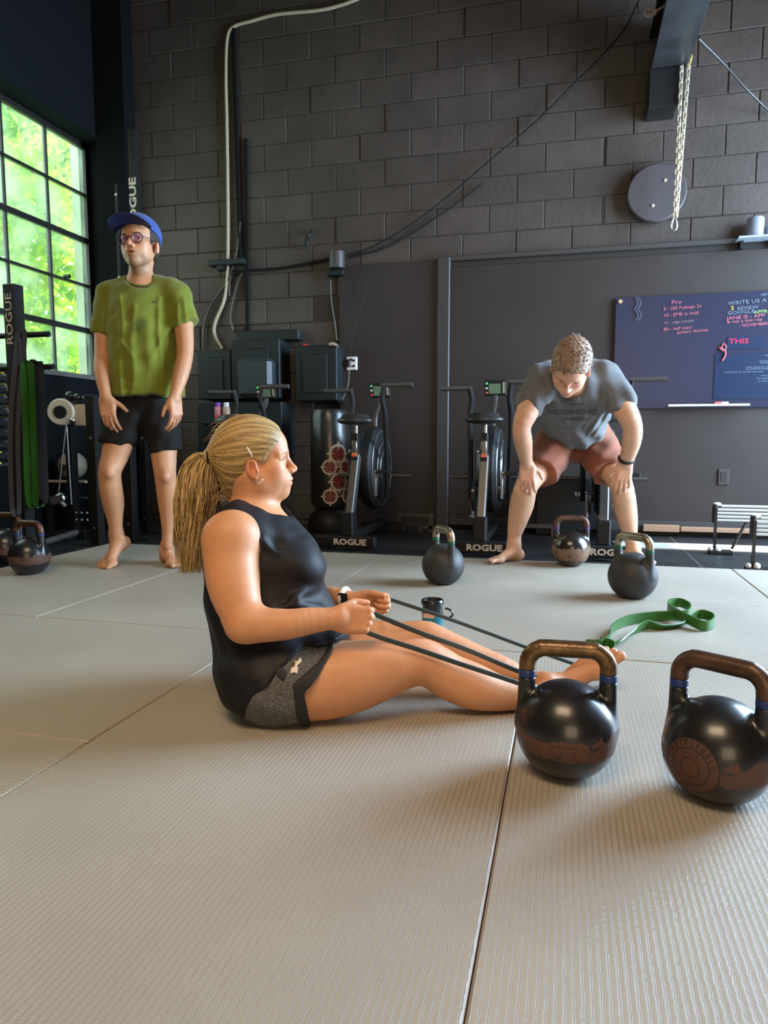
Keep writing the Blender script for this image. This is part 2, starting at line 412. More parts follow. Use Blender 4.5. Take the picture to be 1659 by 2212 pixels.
M_plastic = mat('black_plastic', (.014, .0135, .0135), .5, spec=.3)
M_grey = mat('grey_steel', (.32, .31, .30), .4, .8)
M_steel = mat('bright_steel', (.62, .61, .58), .28, 1.)
M_box = mat('dark_blue_grey_metal', (.012, .0155, .017), .55, .0, spec=.3, var=.1)
M_box2 = mat('lighter_blue_grey_metal', (.030, .038, .042), .42, .1)
M_cream = mat('cream_plastic', (.44, .37, .27), .5)
M_white = mat('white_plastic', (.8, .8, .76), .5)
M_letter = mat('pale_lettering', (.62, .54, .46), .6)
M_frame = mat('black_window_steel', (.014, .013, .012), .5)
M_tan = mat('tan_plastic', (.50, .39, .27), .5)
# ================================================================ floor
MB().bx(-3.9, 3.0, -5, 5.65, -.10, -.036).build('floor', M_rubber, kind='structure')
floor = bpy.data.objects['floor']
X0, X1, X2, X3, X4, X5 = -2.87, -1.945, -1.02, -.10, .845, 2.70
Y1, Y2, Y3, Y4 = 1.312, 2.236, 3.113, 4.0
mats_ = [(X0, X1, Y2, Y4, 'y'), (X1, X2, Y2, Y4, 'y'), (X2, X4, Y3, Y4, 'x'), (X2, X4, Y2, Y3, 'x'), (X4, X4+.925, Y2-.1, Y4, 'y'), (X4+.925, X5, Y2-.1, Y4, 'y'),
         (X0, X2, Y1, Y2, 'x'), (X0, X2, Y1-.925, Y1, 'x'), (X0, X2, Y1-1.85, Y1-.925, 'x'), (X0, X2, Y1-2.78, Y1-1.85, 'x'),
         (X2, X3, .386, Y2, 'y'), (X3, X3+.925, .386, Y2, 'y'), (X3+.925, X3+1.85, .386, Y2-.1, 'y'), (X3+1.85, X5, .386, Y2-.1, 'y'),
         (X2, X3, -1.47, .386, 'y'), (X3, X3+.925, -1.47, .386, 'y'), (X3+.925, X3+1.85, -1.47, .386, 'y'), (X3+1.85, X5, -1.47, .386, 'y')]
for i, (a, b_, c, d, ax) in enumerate(mats_):
    g = .0011; o = MB().bx(a+g, b_-g, c+g, d-g, -.0355, -.0006*(i % 3), .0035).build('floor_mat', M_tatY if ax == 'y' else M_tatX, floor)
    o.data.materials.append(M_matside)
    for p in o.data.polygons:
        if abs(p.normal.z) < .5: p.material_index = 1
for sx, y0, y1 in [(.74, 4.01, 5.55), (-1.1, 4.01, 5.55), (-2.5, 4.01, 5.55)]:
    MB().bx(sx-.004, sx+.004, y0, y1, -.0361, -.0352).build('seam_strip', M_grey if sx > 0 else M_black, floor)
MB().bx(.32, 3.0, 4.86, 5.12, -.0361, -.028, .002).build('sun_patch_strip', mat('pale_sun_patch', (.52, .49, .42), .6), floor)  # pale strip added under the sun gap so the lit streak looks bright
# ================================================================ walls
WY = 5.6
wb = MB().bx(-4.1, 3.2, WY+.001, WY+.3, -.1, 4.7).build('wall_back', M_mortar, kind='structure')
bh, bw = .203, .4064
for r in range(-1, 22):
    z0 = r*bh+.002
    for c in range(-11, 12):
        x0 = c*bw+(bw/2 if r % 2 else 0)-.01
        x1 = x0+bw
        if x0 < -4.0 or x0 > 2.0 or z0 > 4.35: continue
        if x1 > -1.75 and z0+bh < 2.02: continue
        dy = random.uniform(-.0045, .0035); g = random.uniform(.0012, .0030)
        if .12 < x0 < .24 and 2.0 < z0 < 2.9: x0 += .02
        o = MB().box(((x0+x1)/2, WY+.01+dy, z0+bh/2), ((x1-x0)/2-g, .016, bh/2-g*random.uniform(.7, 1.1)), None, .005).build('block', random.choice([M_block, M_block, M_block2]), wb)
WX = -3.9
wl = MB().bx(WX-.28, WX, 3.66, 5.58, -.1, 1.205).bx(WX-.28, WX, -5, 3.66, -.1, 1.205).bx(WX-.28, WX, -5, 6, 3.19, 4.7).bx(WX-.28, WX, 5.58, 6, -.1, 3.19).bx(WX-.28, WX, -5, 2.66, 1.205, 3.19).build('wall_left', M_dark, kind='structure')
MB().bx(WX-.26, WX+.03, 2.6, 5.6, 1.17, 1.205).build('sill', mat('worn_grey_sill', (.11, .105, .095), .7, bump=.3, var=.3), wl)
MB().bx(3.0, 3.25, -5, 3.0, -.1, 4.7).bx(3.0, 3.25, 5.3, 5.9, -.1, 4.7).bx(3.0, 3.25, 3.0, 5.3, 3.15, 4.7).build('wall_right', M_dark, kind='structure')
MB().bx(-4.1, 3.2, -5.2, -5, -.1, 4.7).build('wall_front', mat('warm_grey_wall', (.14, .11, .085), .8), kind='structure')
MB().bx(-4.2, 3.3, -5.2, 5.9, 4.65, 4.8).build('ceiling', mat('dark_ceiling', (.03, .033, .04), .8), kind='structure')
MB().bx(3.25, 9, 2.0, 4.86, 3.16, 3.22).bx(3.25, 9, 5.12, 6.2, 3.16, 3.22).bx(3.22, 3.28, 4.84, 5.14, 2.12, 3.2).build('sun_blocker', M_dark, kind='structure')  # unseen boards added to block the sun except for one narrow streak
# lower panelling of the back wall
pl = MB().bx(-1.80, -1.0, WY-.05, WY, -.036, 2.045, .004).build('trim_1', M_ply, kind='structure')
MB().bx(-1.0, -.905, WY-.075, WY, -.036, 2.06, .006).build('trim_2', M_ply2, kind='structure')
MB().bx(-.905, 3.0, WY-.045, WY, .03, 1.985, .004).build('trim_3', M_ply, kind='structure')
MB().bx(-.905, 3.0, WY-.03, WY, 1.985, 2.03).build('trim_4', M_frame, kind='structure')
MB().bx(-1.0, 3.0, WY-.055, WY, 2.03, 2.065, .004).build('trim_5', M_ply2, kind='structure')
MB().bx(-.9, 3.0, WY-.065, WY-.046, .0, .075, .004).build('baseboard_back', M_ply2, kind='structure')
MB().bx(.55, .80, WY-.11, WY-.066, .0, .05, .004).bx(.81, 1.3, WY-.10, WY-.066, .005, .04, .004).build('trim_6', mat('raw_wood_strip', (.33, .19, .11), .6), kind='structure')
# black upright added for the shaded end of the back wall
MB().bx(WX, -3.62, 5.44, WY+.01, -.036, 4.6, .004).build('trim_7', mat('matt_black_corner_shade', (.006, .007, .008), .95, spec=.08), kind='structure')
# ---------------------------------------------------------------- window
wz = [1.235, 1.618, 2.001, 2.384, 2.767, 3.15]; wy = [5.53, 5.065, 4.60, 4.135, 3.67, 3.205, 2.74]
win = MB().bx(-4.125, -4.075, 2.68, 5.58, 1.2, 1.235).bx(-4.125, -4.075, 2.68, 5.58, 3.15, 3.19).bx(-4.125, -4.075, 5.53, 5.58, 1.2, 3.19).bx(-4.125, -4.075, 2.68, 2.74, 1.2, 3.19).build('window_1', M_frame, kind='structure')
for k, z in enumerate(wz[1:-1]):
    t = .022 if k in (0, 2) else .010
    MB().bx(-4.12, -4.08, 2.74, 5.53, z-t, z+t, .002).build('muntin', M_frame, win)
for y in wy[1:-1]: MB().bx(-4.118, -4.082, y-.009, y+.009, 1.235, 3.15, .002).build('muntin', M_frame, win)
gl = bpy.data.materials.new('dusty_glass'); gl.use_nodes = True; gn = gl.node_tree; gn.nodes.clear()
out = gn.nodes.new('ShaderNodeOutputMaterial'); tr = gn.nodes.new('ShaderNodeBsdfTransparent'); tr.inputs[0].default_value = (.90, .97, .90, 1)
tl = gn.nodes.new('ShaderNodeBsdfTranslucent'); tl.inputs[0].default_value = (.72, .86, .74, 1); mxs = gn.nodes.new('ShaderNodeMixShader')
tcg = gn.nodes.new('ShaderNodeTexCoord'); ng = gn.nodes.new('ShaderNodeTexNoise'); ng.inputs['Scale'].default_value = 2.3; ng.inputs['Detail'].default_value = 6
gn.links.new(tcg.outputs['Object'], ng.inputs['Vector']); rg = ramp(gn.nodes, gn.links, ng.outputs['Fac'], [(.38, .05), (.62, .32)])
gn.links.new(rg, mxs.inputs[0]); gn.links.new(tr.outputs[0], mxs.inputs[1]); gn.links.new(tl.outputs[0], mxs.inputs[2]); gn.links.new(mxs.outputs[0], out.inputs[0])
for i in range(6):
    for j in range(5):
        MB().bx(-4.102, -4.098, wy[i+1]+.004, wy[i]-.004, wz[j]+.004, wz[j+1]-.004).build('pane', gl, win)
MB().cyl((-4.09, 5.22, 2.02), (-4.04, 5.22, 2.02), .018).build('latch', M_frame, win)
MB().cyl((-4.07, 4.25, 1.66), (-4.07, 4.25, 1.72), .02).box((-4.06, 4.25, 1.6), (.01, .02, .05)).build('latch', M_frame, win)
# ---------------------------------------------------------------- outdoors beyond the window
def leafmat(name, c, c2):
    m = bpy.data.materials.new(name); m.use_nodes = True; nt = m.node_tree; N = nt.nodes; L = nt.links; b = N['Principled BSDF']; b.inputs['Roughness'].default_value = .5
    n = N.new('ShaderNodeTexNoise'); n.inputs['Scale'].default_value = 3.; t = N.new('ShaderNodeTexCoord'); L.new(t.outputs['Object'], n.inputs['Vector'])
    r = ramp(N, L, n.outputs['Fac'], [(.35, c), (.65, c2)]); L.new(r, b.inputs['Base Color'])
    ts = N.new('ShaderNodeBsdfTranslucent'); L.new(r, ts.inputs[0]); mx = N.new('ShaderNodeMixShader'); mx.inputs[0].default_value = .55
    L.new(b.outputs[0], mx.inputs[1]); L.new(ts.outputs[0], mx.inputs[2]); L.new(mx.outputs[0], N['Material Output'].inputs[0]); return m
def foliage(name, label, cat, m, blobs, n, s0, s1, seed):
    r = np.random.default_rng(seed); V = []; F = []
    shp = np.array([(0, -1, 0), (.45, -.35, .12), (.42, .3, .12), (0, 1, 0), (-.42, .3, .12), (-.45, -.35, .12)])
    bl = np.array([b for b in blobs], float)
    for i in range(n):
        b = bl[r.integers(len(bl))]; d = nrm(r.normal(size=3)); c = b[:3]+d*b[3:6]*r.uniform(.55, 1)**.5
        a = nrm(r.normal(size=3)+d*.6); u_ = nrm(np.cross(a, r.normal(size=3))); v_ = np.cross(a, u_); s = r.uniform(s0, s1)
        o = len(V); V += list(c+(shp[:, :1]*u_+shp[:, 1:2]*v_+shp[:, 2:]*a)*s); F += [(o, o+1, o+2, o+3), (o, o+3, o+4, o+5)]
    me = bpy.data.meshes.new(name); me.from_pydata([tuple(x) for x in V], [], F); me.materials.append(m)
    o = link(name, me); o['kind'] = 'stuff'; return tag(o, label, cat)
ML1 = leafmat('yellow_green_leaf', (.26, .52, .03), (.60, .72, .06)); ML2 = leafmat('soft_green_leaf', (.10, .30, .03), (.30, .48, .09))
foliage('vine_leaves', 'bright yellow-green leafy vine hanging outside the factory window', 'foliage', ML1,
        [(-5.0, 5.7, 2.5, .35, .6, .5), (-5.1, 6.3, 2.0, .4, .6, .7), (-5.0, 5.0, 2.9, .3, .6, .3), (-5.3, 6.7, 3.3, .4, .7, .6), (-5.2, 6.6, 1.3, .4, .6, .5), (-5.2, 5.6, 1.5, .4, .5, .4), (-5.2, 6.0, 3.0, .4, .7, .5), (-5.2, 7.0, 2.4, .4, .6, .6)], 4200, .035, .075, 1)
foliage('tree_leaves', 'soft green tree crowns behind the dusty window panes', 'foliage', ML2,
        [(-7.5, 6.5, 2.5, 1.2, 1.6, 1.9), (-7.2, 9.0, 3.5, 1.3, 1.8, 1.9), (-7.8, 11.5, 3.0, 1.5, 2, 2.5), (-7.0, 7.5, .8, 1, 1.4, 1.3), (-8.5, 9.8, 5.6, 1.8, 2.2, 1.5), (-7.0, 9.6, 1.3, 1, 1.6, 1.4), (-7.4, 8.0, 4.6, 1.3, 1.8, 1.2), (-8.5, 12.5, 5.4, 2, 2.5, 1.6)], 17000, .05, .13, 2)
MB().bx(-14, -4.25, -3, 22, -.3, -.2).build('ground', mat('outside_grass', (.16, .28, .06), .9, var=.3), kind='structure')
MB().bx(-4.62, -4.5, 6.05, 6.35, -.2, 5).build('outer_pillar', mat('pale_concrete', (.62, .66, .55), .8, bump=.3), kind='structure')
log('structure')
# ================================================================ steel beam, chain
bx0, bx1, bz = .49, .735, 3.16
bm_ = thing('steel_beam', 'black steel roof beam running into the back wall, upper right', 'beam', (.6, 4.0, bz))
MB().bx(-.12, .12, -3.2, 1.58, .0, .018, .003).build('flange', mat('dusty_black_steel', (.05, .052, .056), .42, .5, var=.4, vscale=4), bm_)
MB().bx(-.009, .009, -3.2, 1.58, .018, .30).build('web', M_blackg, bm_)
MB().bx(-.12, .12, -3.2, 1.58, .30, .318, .003).build('flange', M_blackg, bm_)
MB().bx(-.13, .06, 1.36, 1.585, -.25, -.001, .006).build('bracket', M_blackg, bm_)
ch = thing('hanging_chain', 'doubled pale steel chain hanging from the roof beam', 'chain', tuple(J(1472, 90, 4.72)))
M_chain = mat('zinc_chain', (.74, .66, .50), .35, .6)
def link_mesh():
    m = MB(); pts = []
    for k in range(20):
        a = 2*PI*k/20; x = .0095*math.cos(a); z = .0095*math.sin(a)+(.0115 if math.sin(a) >= 0 else -.0115); pts.append((x, 0, z))
    return m.tube(pts, .0046, 6, closed=True)
L0 = link_mesh().build('chain_link', M_chain, ch)
def links(x_a, x_b, za, zb, first=None):
    n = int(abs(za-zb)/.0325)
    for k in range(n):
        f = k/(n-1); o = L0 if first and k == 0 else L0.copy()
        if o is not L0: C.objects.link(o)
        o.location = (x_a+(x_b-x_a)*f, 0, za+(zb-za)*f); o.rotation_euler = (0, 0, YAW+(.15 if k % 2 else PI/2+.3)); o.parent = ch
links(.008, .002, -.17, -1.11, True); links(.052, .012, -.155, -1.11)
kr = MB(); kp = []
for k in range(24):
    a = 2*PI*k/24; kp.append(((.017-.006*math.sin(a))*math.cos(a), 0, .042*math.sin(a)-1.172))
kr.tube(kp, .0055, 8, closed=True).build('snap_hook', M_steel, ch)
rp = MB().tube(bez([(.02, 0, -.14), (.01, .01, -.08), (.03, -.01, -.03), (.0, 0, .0), (.03, 0, .05)], 8), .011, 8).tube(bez([(.05, 0, -.15), (.06, 0, -.09), (.03, .01, -.06)], 6), .012, 8)
rp.build('rope_sling', mat('yellow_rope', (.62, .40, .08), .8, bump=.5, bscale=200), ch)
bt_ = bz-float(ch.location.z)
MB().tube([(.03, 0, .0), (.03, 0, bt_+.002)], .006, 6).build('hanging_cord', M_black, ch)
hk = MB().tube(bez([PY(1450, 0, 4.9), PY(1436, 12, 4.9), PY(1420, 22, 4.9), PY(1405, 20, 4.9), PY(1392, 26, 4.9), PY(1398, 34, 4.9), PY(1412, 32, 4.9), PY(1418, 24, 4.9)], 6), .008, 8).build('cable_loop', mat('rusty_cable', (.30, .22, .18), .7)); tag(hk, 'small looped cable end hanging beside the roof beam', 'cable')
# ================================================================ cables and conduit on the back wall
def cable(name, label, px, r, m, Y=WY-.03, cat='cable', n=8):
    pts = [PY(u, v, Y if len(q) == 2 else q[2]) for q in px for u, v in [q[:2]]]
    o = MB().tube(bez(pts, n), r, 8).build(name, m); return tag(o, label, cat)
cable('cream_conduit', 'thick cream cable running along the ceiling and down the back wall', [(775, -3), (740, 10), (690, 22), (600, 31), (545, 45), (505, 58), (491, 85), (488, 160), (490, 260), (492, 380), (493, 500), (491, 600), (484, 650), (466, 695), (464, 722), (481, 753)], .013, M_cream)
cable('wall_cable', 'thick black cable sagging from bracket to round junction box', [(497, 640), (500, 595), (525, 585), (600, 580), (680, 566), (728, 556)], .011, M_blackg)
cable('wall_cable', 'long black cable rising diagonally across the block wall', [(752, 550), (800, 535), (880, 490), (960, 430), (1060, 345), (1160, 260), (1240, 180), (1300, 120), (1350, 60), (1380, 0)], .007, M_blackg, WY-.06)
cable('wall_cable', 'second black cable sagging just below the diagonal one', [(752, 556), (830, 535), (900, 497), (985, 440), (1040, 398)], .007, M_blackg)
cable('wall_cable', 'thin dark cord running down from the beam at upper right', [(1509, 84, 5.0), (1560, 135, 5.2), (1610, 190, 5.4), (1665, 245)], .006, M_blackg)
cable('power_cord', 'thin grey cord hanging down the charcoal panel to the outlet', [(795, 598, 5.5), (788, 640, 5.5), (770, 700, 5.5), (760, 735, 5.5), (757, 770, 5.5)], .004, M_black)
cable('power_cord', 'thin grey cord trailing below the white outlet', [(754, 800, 5.5), (752, 830, 5.5), (740, 862, 5.5), (730, 868, 5.5)], .005, mat('grey_cord', (.16, .155, .15), .6))
cable('wall_cable', 'thin pale cord hanging beneath the round junction box', [(714, 605), (716, 650), (724, 700), (728, 735)], .004, mat('grey_cord', (.16, .155, .15), .6), WY-.05)
cable('wall_cable', 'bundle of black cables curving down behind the cream cable', [(520, 480), (512, 545), (490, 610), (460, 655), (442, 700), (440, 752)], .010, M_blackg)
cable('wall_cable', 'black cable beside the curved cream cable end', [(524, 590), (510, 625), (500, 680), (505, 712), (520, 722)], .010, M_blackg)
o = MB().cyl(PY(505, 60, WY-.02), PY(520, 560, WY-.02), .02).cyl(PY(531, 300, WY-.02), PY(534, 718, WY-.02), .014).build('wall_pipe', M_dark); tag(o, 'two dark vertical pipes beside the cream cable', 'pipe')
p = PY(492, 568, WY-.05); o = MB().box(p, (.16, .045, .022), None, .004).box(p+np.array((-.06, 0, -.035)), (.03, .03, .02)).build('wall_bracket', M_box); tag(o, 'dark steel bracket behind the cream cable', 'bracket')
p = PY(728, 563, WY-.07); o = MB().cyl(p+np.array((0, 0, -.06)), p+np.array((0, 0, .065)), .062, 28).build('junction_box', mat('charcoal_plastic', (.045, .042, .042), .45)); tag(o, 'round charcoal junction box where the wall cables meet', 'junction box')
p = PY(727, 592, WY-.04); o = MB().box(p, (.07, .05, .018), None, .003).build('wall_shelf_bracket', M_box); tag(o, 'small ledge under the round junction box', 'bracket')
o = MB().tube(bez([PY(663, 535, WY-.03), PY(660, 522, WY-.06), PY(668, 508, WY-.08), PY(674, 500, WY-.02)], 6), .014, 8).build('wall_hook', M_box); tag(o, 'dark hook on the block wall left of the junction box', 'hook')
# round speaker cover
c0 = PY(1418, 418, WY-.06); o = MB().lathe([(.0, -.03), (.19, -.03), (.198, -.02), (.198, .02), (.19, .028), (.0, .03)], c0, 56, rotm((1, 0, 0), (0, 0, 1), (0, -1, 0))).build('wall_disc', mat('dull_plum_disc', (.060, .050, .054), .5)); tag(o, 'large round dark grey disc mounted on block wall behind chain', 'disc')
for u, v in ((1437, 389), (1410, 444)):
    s = MB().sph(PY(u, v, WY-.092), .012, 12, (1, .4, 1)).build('screw_cap', M_cream); s.parent = o
# shelf top right with tins
sh = thing('wall_shelf', 'narrow light-edged shelf on the wall at the right edge', 'shelf', tuple(PY(1640, 515, WY-.08)))
MB().bx(-.15, .3, -.1, .08, -.012, .0, .003).build('board', mat('shelf_grey', (.32, .36, .42), .35), sh)
MB().bx(-.12, -.10, -.02, .08, -.06, -.012).build('bracket', M_black, sh); MB().bx(.1, .12, -.02, .08, -.06, -.012).build('bracket', M_black, sh)
q = np.array(sh.location)
o = MB().lathe([(.0, 0), (.052, 0), (.055, .01), (.055, .125), (.05, .135), (0, .135)], q+np.array((-.03, -.01, 0)), 24).build('canister', mat('grey_canister', (.20, .22, .27), .35)); tag(o, 'grey round canister standing on the small wall shelf', 'canister')
o = MB().lathe([(.0, 0), (.028, 0), (.030, .01), (.030, .07), (.0, .072)], q+np.array((.055, -.02, 0)), 20).build('cup', mat('grey_canister', (.20, .22, .27), .35)); tag(o, 'small grey cup beside the canister on the wall shelf', 'cup')
# ================================================================ electrical boxes
def ebox(name, label, u0, v0, u1, v1, Y, depth, m, cat='electrical box', door=True, bev=.006):
    a = PY(u0, v0, Y); b = PY(u1, v1, Y); t = thing(name, label, cat, ((a[0]+b[0])/2, Y, b[2])); wd = (b[0]-a[0])/2; hh = a[2]-b[2]
    MB().bx(-wd, wd, 0, depth, 0, hh, bev).build('casing', m, t)
    if door:
        MB().bx(-wd*.62, wd*.55, -.008, .001, hh*.14, hh*.84, .003).build('door', m, t)
        MB().bx(-wd*.25, wd*.3, -.012, -.005, hh*.86, hh*.875).build('handle', M_box2, t)
    return t
ebox('electrical_box', 'leftmost dark breaker box where the cream cable ends', 425, 757, 500, 862, WY-.2, .2, M_box)
ebox('electrical_box', 'tall dark breaker cabinet behind the rounded cover', 499, 735, 605, 860, WY-.24, .235, M_box)
o = ebox('electrical_box', 'rounded blue-grey cover box in front of the breaker cabinet', 509, 774, 585, 857, WY-.385, .135, M_box2, door=False, bev=.03)
ebox('electrical_box', 'wide flat duct box above the breaker cabinets', 510, 716, 645, 733, WY-.12, .14, M_box, door=False)
ebox('electrical_box', 'right-hand square breaker box beside the charcoal panel', 637, 747, 728, 865, WY-.24, .24, M_box)
ebox('storage_cabinet', 'low dark blue-grey cabinet under the breaker boxes', 425, 870, 610, 985, WY-.3, .3, M_box, 'cabinet', False)
p = PY(655, 746, WY-.22); o = MB().cyl(p, p+np.array((.03, 0, 0)), .011).build('screwdriver', mat('red_plastic', (.55, .03, .03), .5)); tag(o, 'small red-handled tool on top of the right breaker box', 'tool')
s = MB().cyl(p+np.array((.03, 0, 0)), p+np.array((.15, 0, 0)), .004).build('shaft', M_steel); s.parent = o
p = PY(722, 748, WY-.24); o = MB().tube(bez([p+np.array(x) for x in ((-.04, 0, .015), (-.01, 0, .018), (.01, 0, .01), (.03, 0, .0))], 6), .012, 8).build('coiled_plug', mat('pale_plug', (.45, .36, .28), .6)); tag(o, 'pale coiled plug on the corner of the right breaker box', 'plug')
ring = MB(); pr = [p+np.array((.055*math.cos(a), -.01+.02*math.sin(a), .012+.02*math.sin(a))) for a in np.linspace(0, 2*PI, 20)[:-1]]
s = ring.tube(pr, .004, 6, closed=True).build('wire', M_black); s.parent = o
a = PY(760, 785, WY-.06); t = thing('wall_outlet', 'white four-socket outlet with black plugs on charcoal panel', 'outlet', tuple(a))
MB().box((0, .004, 0), (.043, .01, .052), None, .004).build('plate', M_white, t)
MB().box((-.022, -.015, .0), (.014, .02, .03), None, .004).build('plug', M_black, t)
for dx, dz in ((.018, .022), (.018, -.022), (-.006, .03)): MB().box((dx, -.008, dz), (.011, .005, .009), None, .002).build('socket', M_black, t)
a = PY(1563, 1030, WY-.05); t = thing('wall_outlet', 'dark outlet plate low on the panel at right', 'outlet', tuple(a))
MB().box((0, 0, 0), (.036, .006, .058), None, .004).build('plate', M_ply2, t); MB().box((0, -.006, 0), (.02, .003, .035), None, .002).build('socket', M_ply, t)
# bottles on the cabinet
cz = float(PY(478, 911, WY-.45)[2])
for u, lab, c1, c2, h in ((472, 'purple-capped red and white spray can by the cabinet', (.22, .06, .45), (.55, .2, .25), .15), (490, 'white-capped tan spray can beside the purple-capped one', (.8, .8, .78), (.45, .3, .2), .15)):
    a = PY(u, 911, WY-.45); t = thing('spray_can', lab, 'can', tuple(a))
    MB().lathe([(0, 0), (.026, 0), (.028, .006), (.028, h*.72), (.022, h*.78), (0, h*.78)], n=20).build('can', mat('can_%d' % u, c2, .4), t)
    MB().lathe([(0, h*.76), (.02, h*.76), (.02, h), (0, h)], n=16).build('cap', mat('cap_%d' % u, c1, .4), t)
    MB().lathe([(.0285, h*.2), (.0288, h*.2), (.0288, h*.35), (.0285, h*.35)], n=20).build('label_band', mat('band_%d' % u, (.7, .08, .06) if u < 480 else (.8, .75, .7), .5), t)
a = PY(480, 911, WY-.45); o = MB().bx(a[0]-.13, a[0]+.16, WY-.54, WY-.33, cz-.02, cz-.001, .004).bx(a[0]-.12, a[0]-.09, WY-.52, WY-.49, -.036, cz-.02).bx(a[0]+.12, a[0]+.15, WY-.52, WY-.49, -.036, cz-.02).bx(a[0]-.12, a[0]-.09, WY-.38, WY-.35, -.036, cz-.02).bx(a[0]+.12, a[0]+.15, WY-.38, WY-.35, -.036, cz-.02).build('small_stand', M_plastic); tag(o, 'small black stand carrying the two spray cans', 'stand')
# ================================================================ glass writing board
g0 = PY(1331, 643, WY-.07); g1 = PY(1659, 880, WY-.07); gb = thing('writing_board', 'large dark glass writing board with pink and green marker notes', 'board', (g0[0], WY-.07, g1[2]))
gh = g0[2]-g1[2]; MB().bx(0, 1.9, 0, .012, 0, gh, .002).build('glass_panel', mat('navy_glass', (.022, .023, .045), .30, spec=.25), gb)
MB().cyl((.03, -.012, gh-.03), (.03, .014, gh-.03), .014).build('standoff', M_steel, gb)
MB().cyl((.03, -.012, .03), (.03, .014, .03), .014).build('standoff', M_steel, gb)
bl0 = PY(1545, 765, WY-.072); MB().bx(bl0[0]-g0[0], 1.85, -.004, -.001, .06, bl0[2]-g1[2]).build('poster', mat('navy_poster', (.010, .018, .045), .6, spec=.15), gb)
bl1 = PY(1571, 728, WY-.072); bl2 = PY(1652, 752, WY-.072); MB().bx(bl1[0]-g0[0], bl2[0]-g0[0], -.004, -.001, bl2[2]-g1[2], bl1[2]-g1[2]).build('sticker', mat('navy_poster', (.010, .018, .045), .6, spec=.15), gb)
pk = mat('pink_marker', (.36, .11, .14), .8, spec=.1); rd = mat('red_marker', (.62, .03, .08), .8, spec=.1); gr_ = mat('green_marker', (.20, .30, .12), .8, spec=.1); wt = mat('grey_marker', (.13, .16, .21), .8, spec=.1); yl = mat('yellow_marker', (.45, .30, .08), .8, spec=.1)
def note(s_, u, v, px, m, body=None, tilt=.05, al='LEFT', sx=1.):
    p = PY(u, v, WY-.075)-np.array(gb.location); text('handwriting', s_, tuple(p), px*.80/1534*5.2, m, gb, (PI/2, -tilt, 0), .0002, .0002, sx*1.18, al)
note('Pro', 1450, 654, 15, pk); note('8 - 200 Pushups 2x', 1433, 668, 12, pk, sx=.85); note('10 - EMB in hold', 1433, 682, 12, pk, sx=.9); note('10 - cage minute', 1433, 698, 11, mat('dull_marker', (.17, .10, .14), .8), sx=.85)
note('80 - half marr', 1433, 712, 12, pk, sx=.9); note('gunters chariots', 1462, 718, 11, pk, sx=.9)
note('WRITE US A', 1572, 656, 13, wt, sx=1.1); note('5', 1578, 666, 15, yl); note('REVIEW', 1592, 667, 11, wt, sx=1.1); note('GOOGLE', 1571, 677, 12, wt, sx=1.1); note('APPROVED', 1628, 675, 12, gr_)
note('JANE IS - APP', 1570, 688, 12, pk, sx=1.1); note('& not a lost rep', 1570, 696, 10, pk, sx=1.1); note('- NOVEMBER', 1596, 704, 10, pk); note('ABOUT', 1643, 637, 8, wt)
note('THIS', 1574, 738, 18, rd, tilt=0, sx=1.1)
for i, (v, n_, u) in enumerate([(768, 'WOD', 1652), (780, 'workout of', 1640), (784, 'the day', 1642), (793, 'three rounds for time', 1612), (797, 'ten kettlebell swings', 1612), (804, 'twelve push ups and ten rows each', 1564), (811, 'rest one', 1644), (817, 'then repeat', 1634), (823, 'to finish', 1638)]): note(n_, u, v, 5.5, wt, tilt=0)
a_ = [PY(u, v, WY-.08)-np.array(gb.location) for u, v in ((1565, 742), (1559, 748), (1563, 756), (1568, 752), (1567, 745), (1562, 742))]
b_ = [PY(u, v, WY-.08)-np.array(gb.location) for u, v in ((1554, 750), (1561, 757), (1566, 757), (1567, 765), (1563, 775), (1559, 779))]
MB().tube(bez(a_, 4), .005, 6).tube(bez(b_, 4), .006, 6).build('marker_drawing', pk, gb)
ph = [PY(u, v, WY-.078)-np.array(gb.location) for u, v in ((1372, 640), (1378, 655), (1372, 668), (1379, 680), (1373, 692))]
MB().tube(bez(ph, 4), .002, 5).tube([p_+np.array((.02, 0, 0)) for p_ in bez(ph, 4)], .002, 5).build('marker_drawing', mat('faint_marker', (.12, .14, .19), .6), gb)
r0 = PY(1442, 876, WY-.1); r1 = PY(1618, 875, WY-.1)
rail = MB().bx(r0[0], r1[0], WY-.13, WY-.085, r0[2]-.008, r0[2]+.006, .003).build('marker_rail', mat('pale_rail', (.70, .62, .52), .4)); tag(rail, 'thin pale marker tray under the glass board', 'tray')
for u, c, lab in ((1551, (.7, .1, .1), 'red marker lying on the tray'), (1566, (.5, .65, .6), 'pale green marker lying on the tray')):
    p = PY(u, 873, WY-.1); p[2] = r0[2]+.014; o = MB().cyl(p-np.array((.022, 0, 0)), p+np.array((.022, 0, 0)), .008).build('marker_pen', mat('pen_%d' % u, c, .5)); tag(o, lab, 'marker')
log('wall objects')
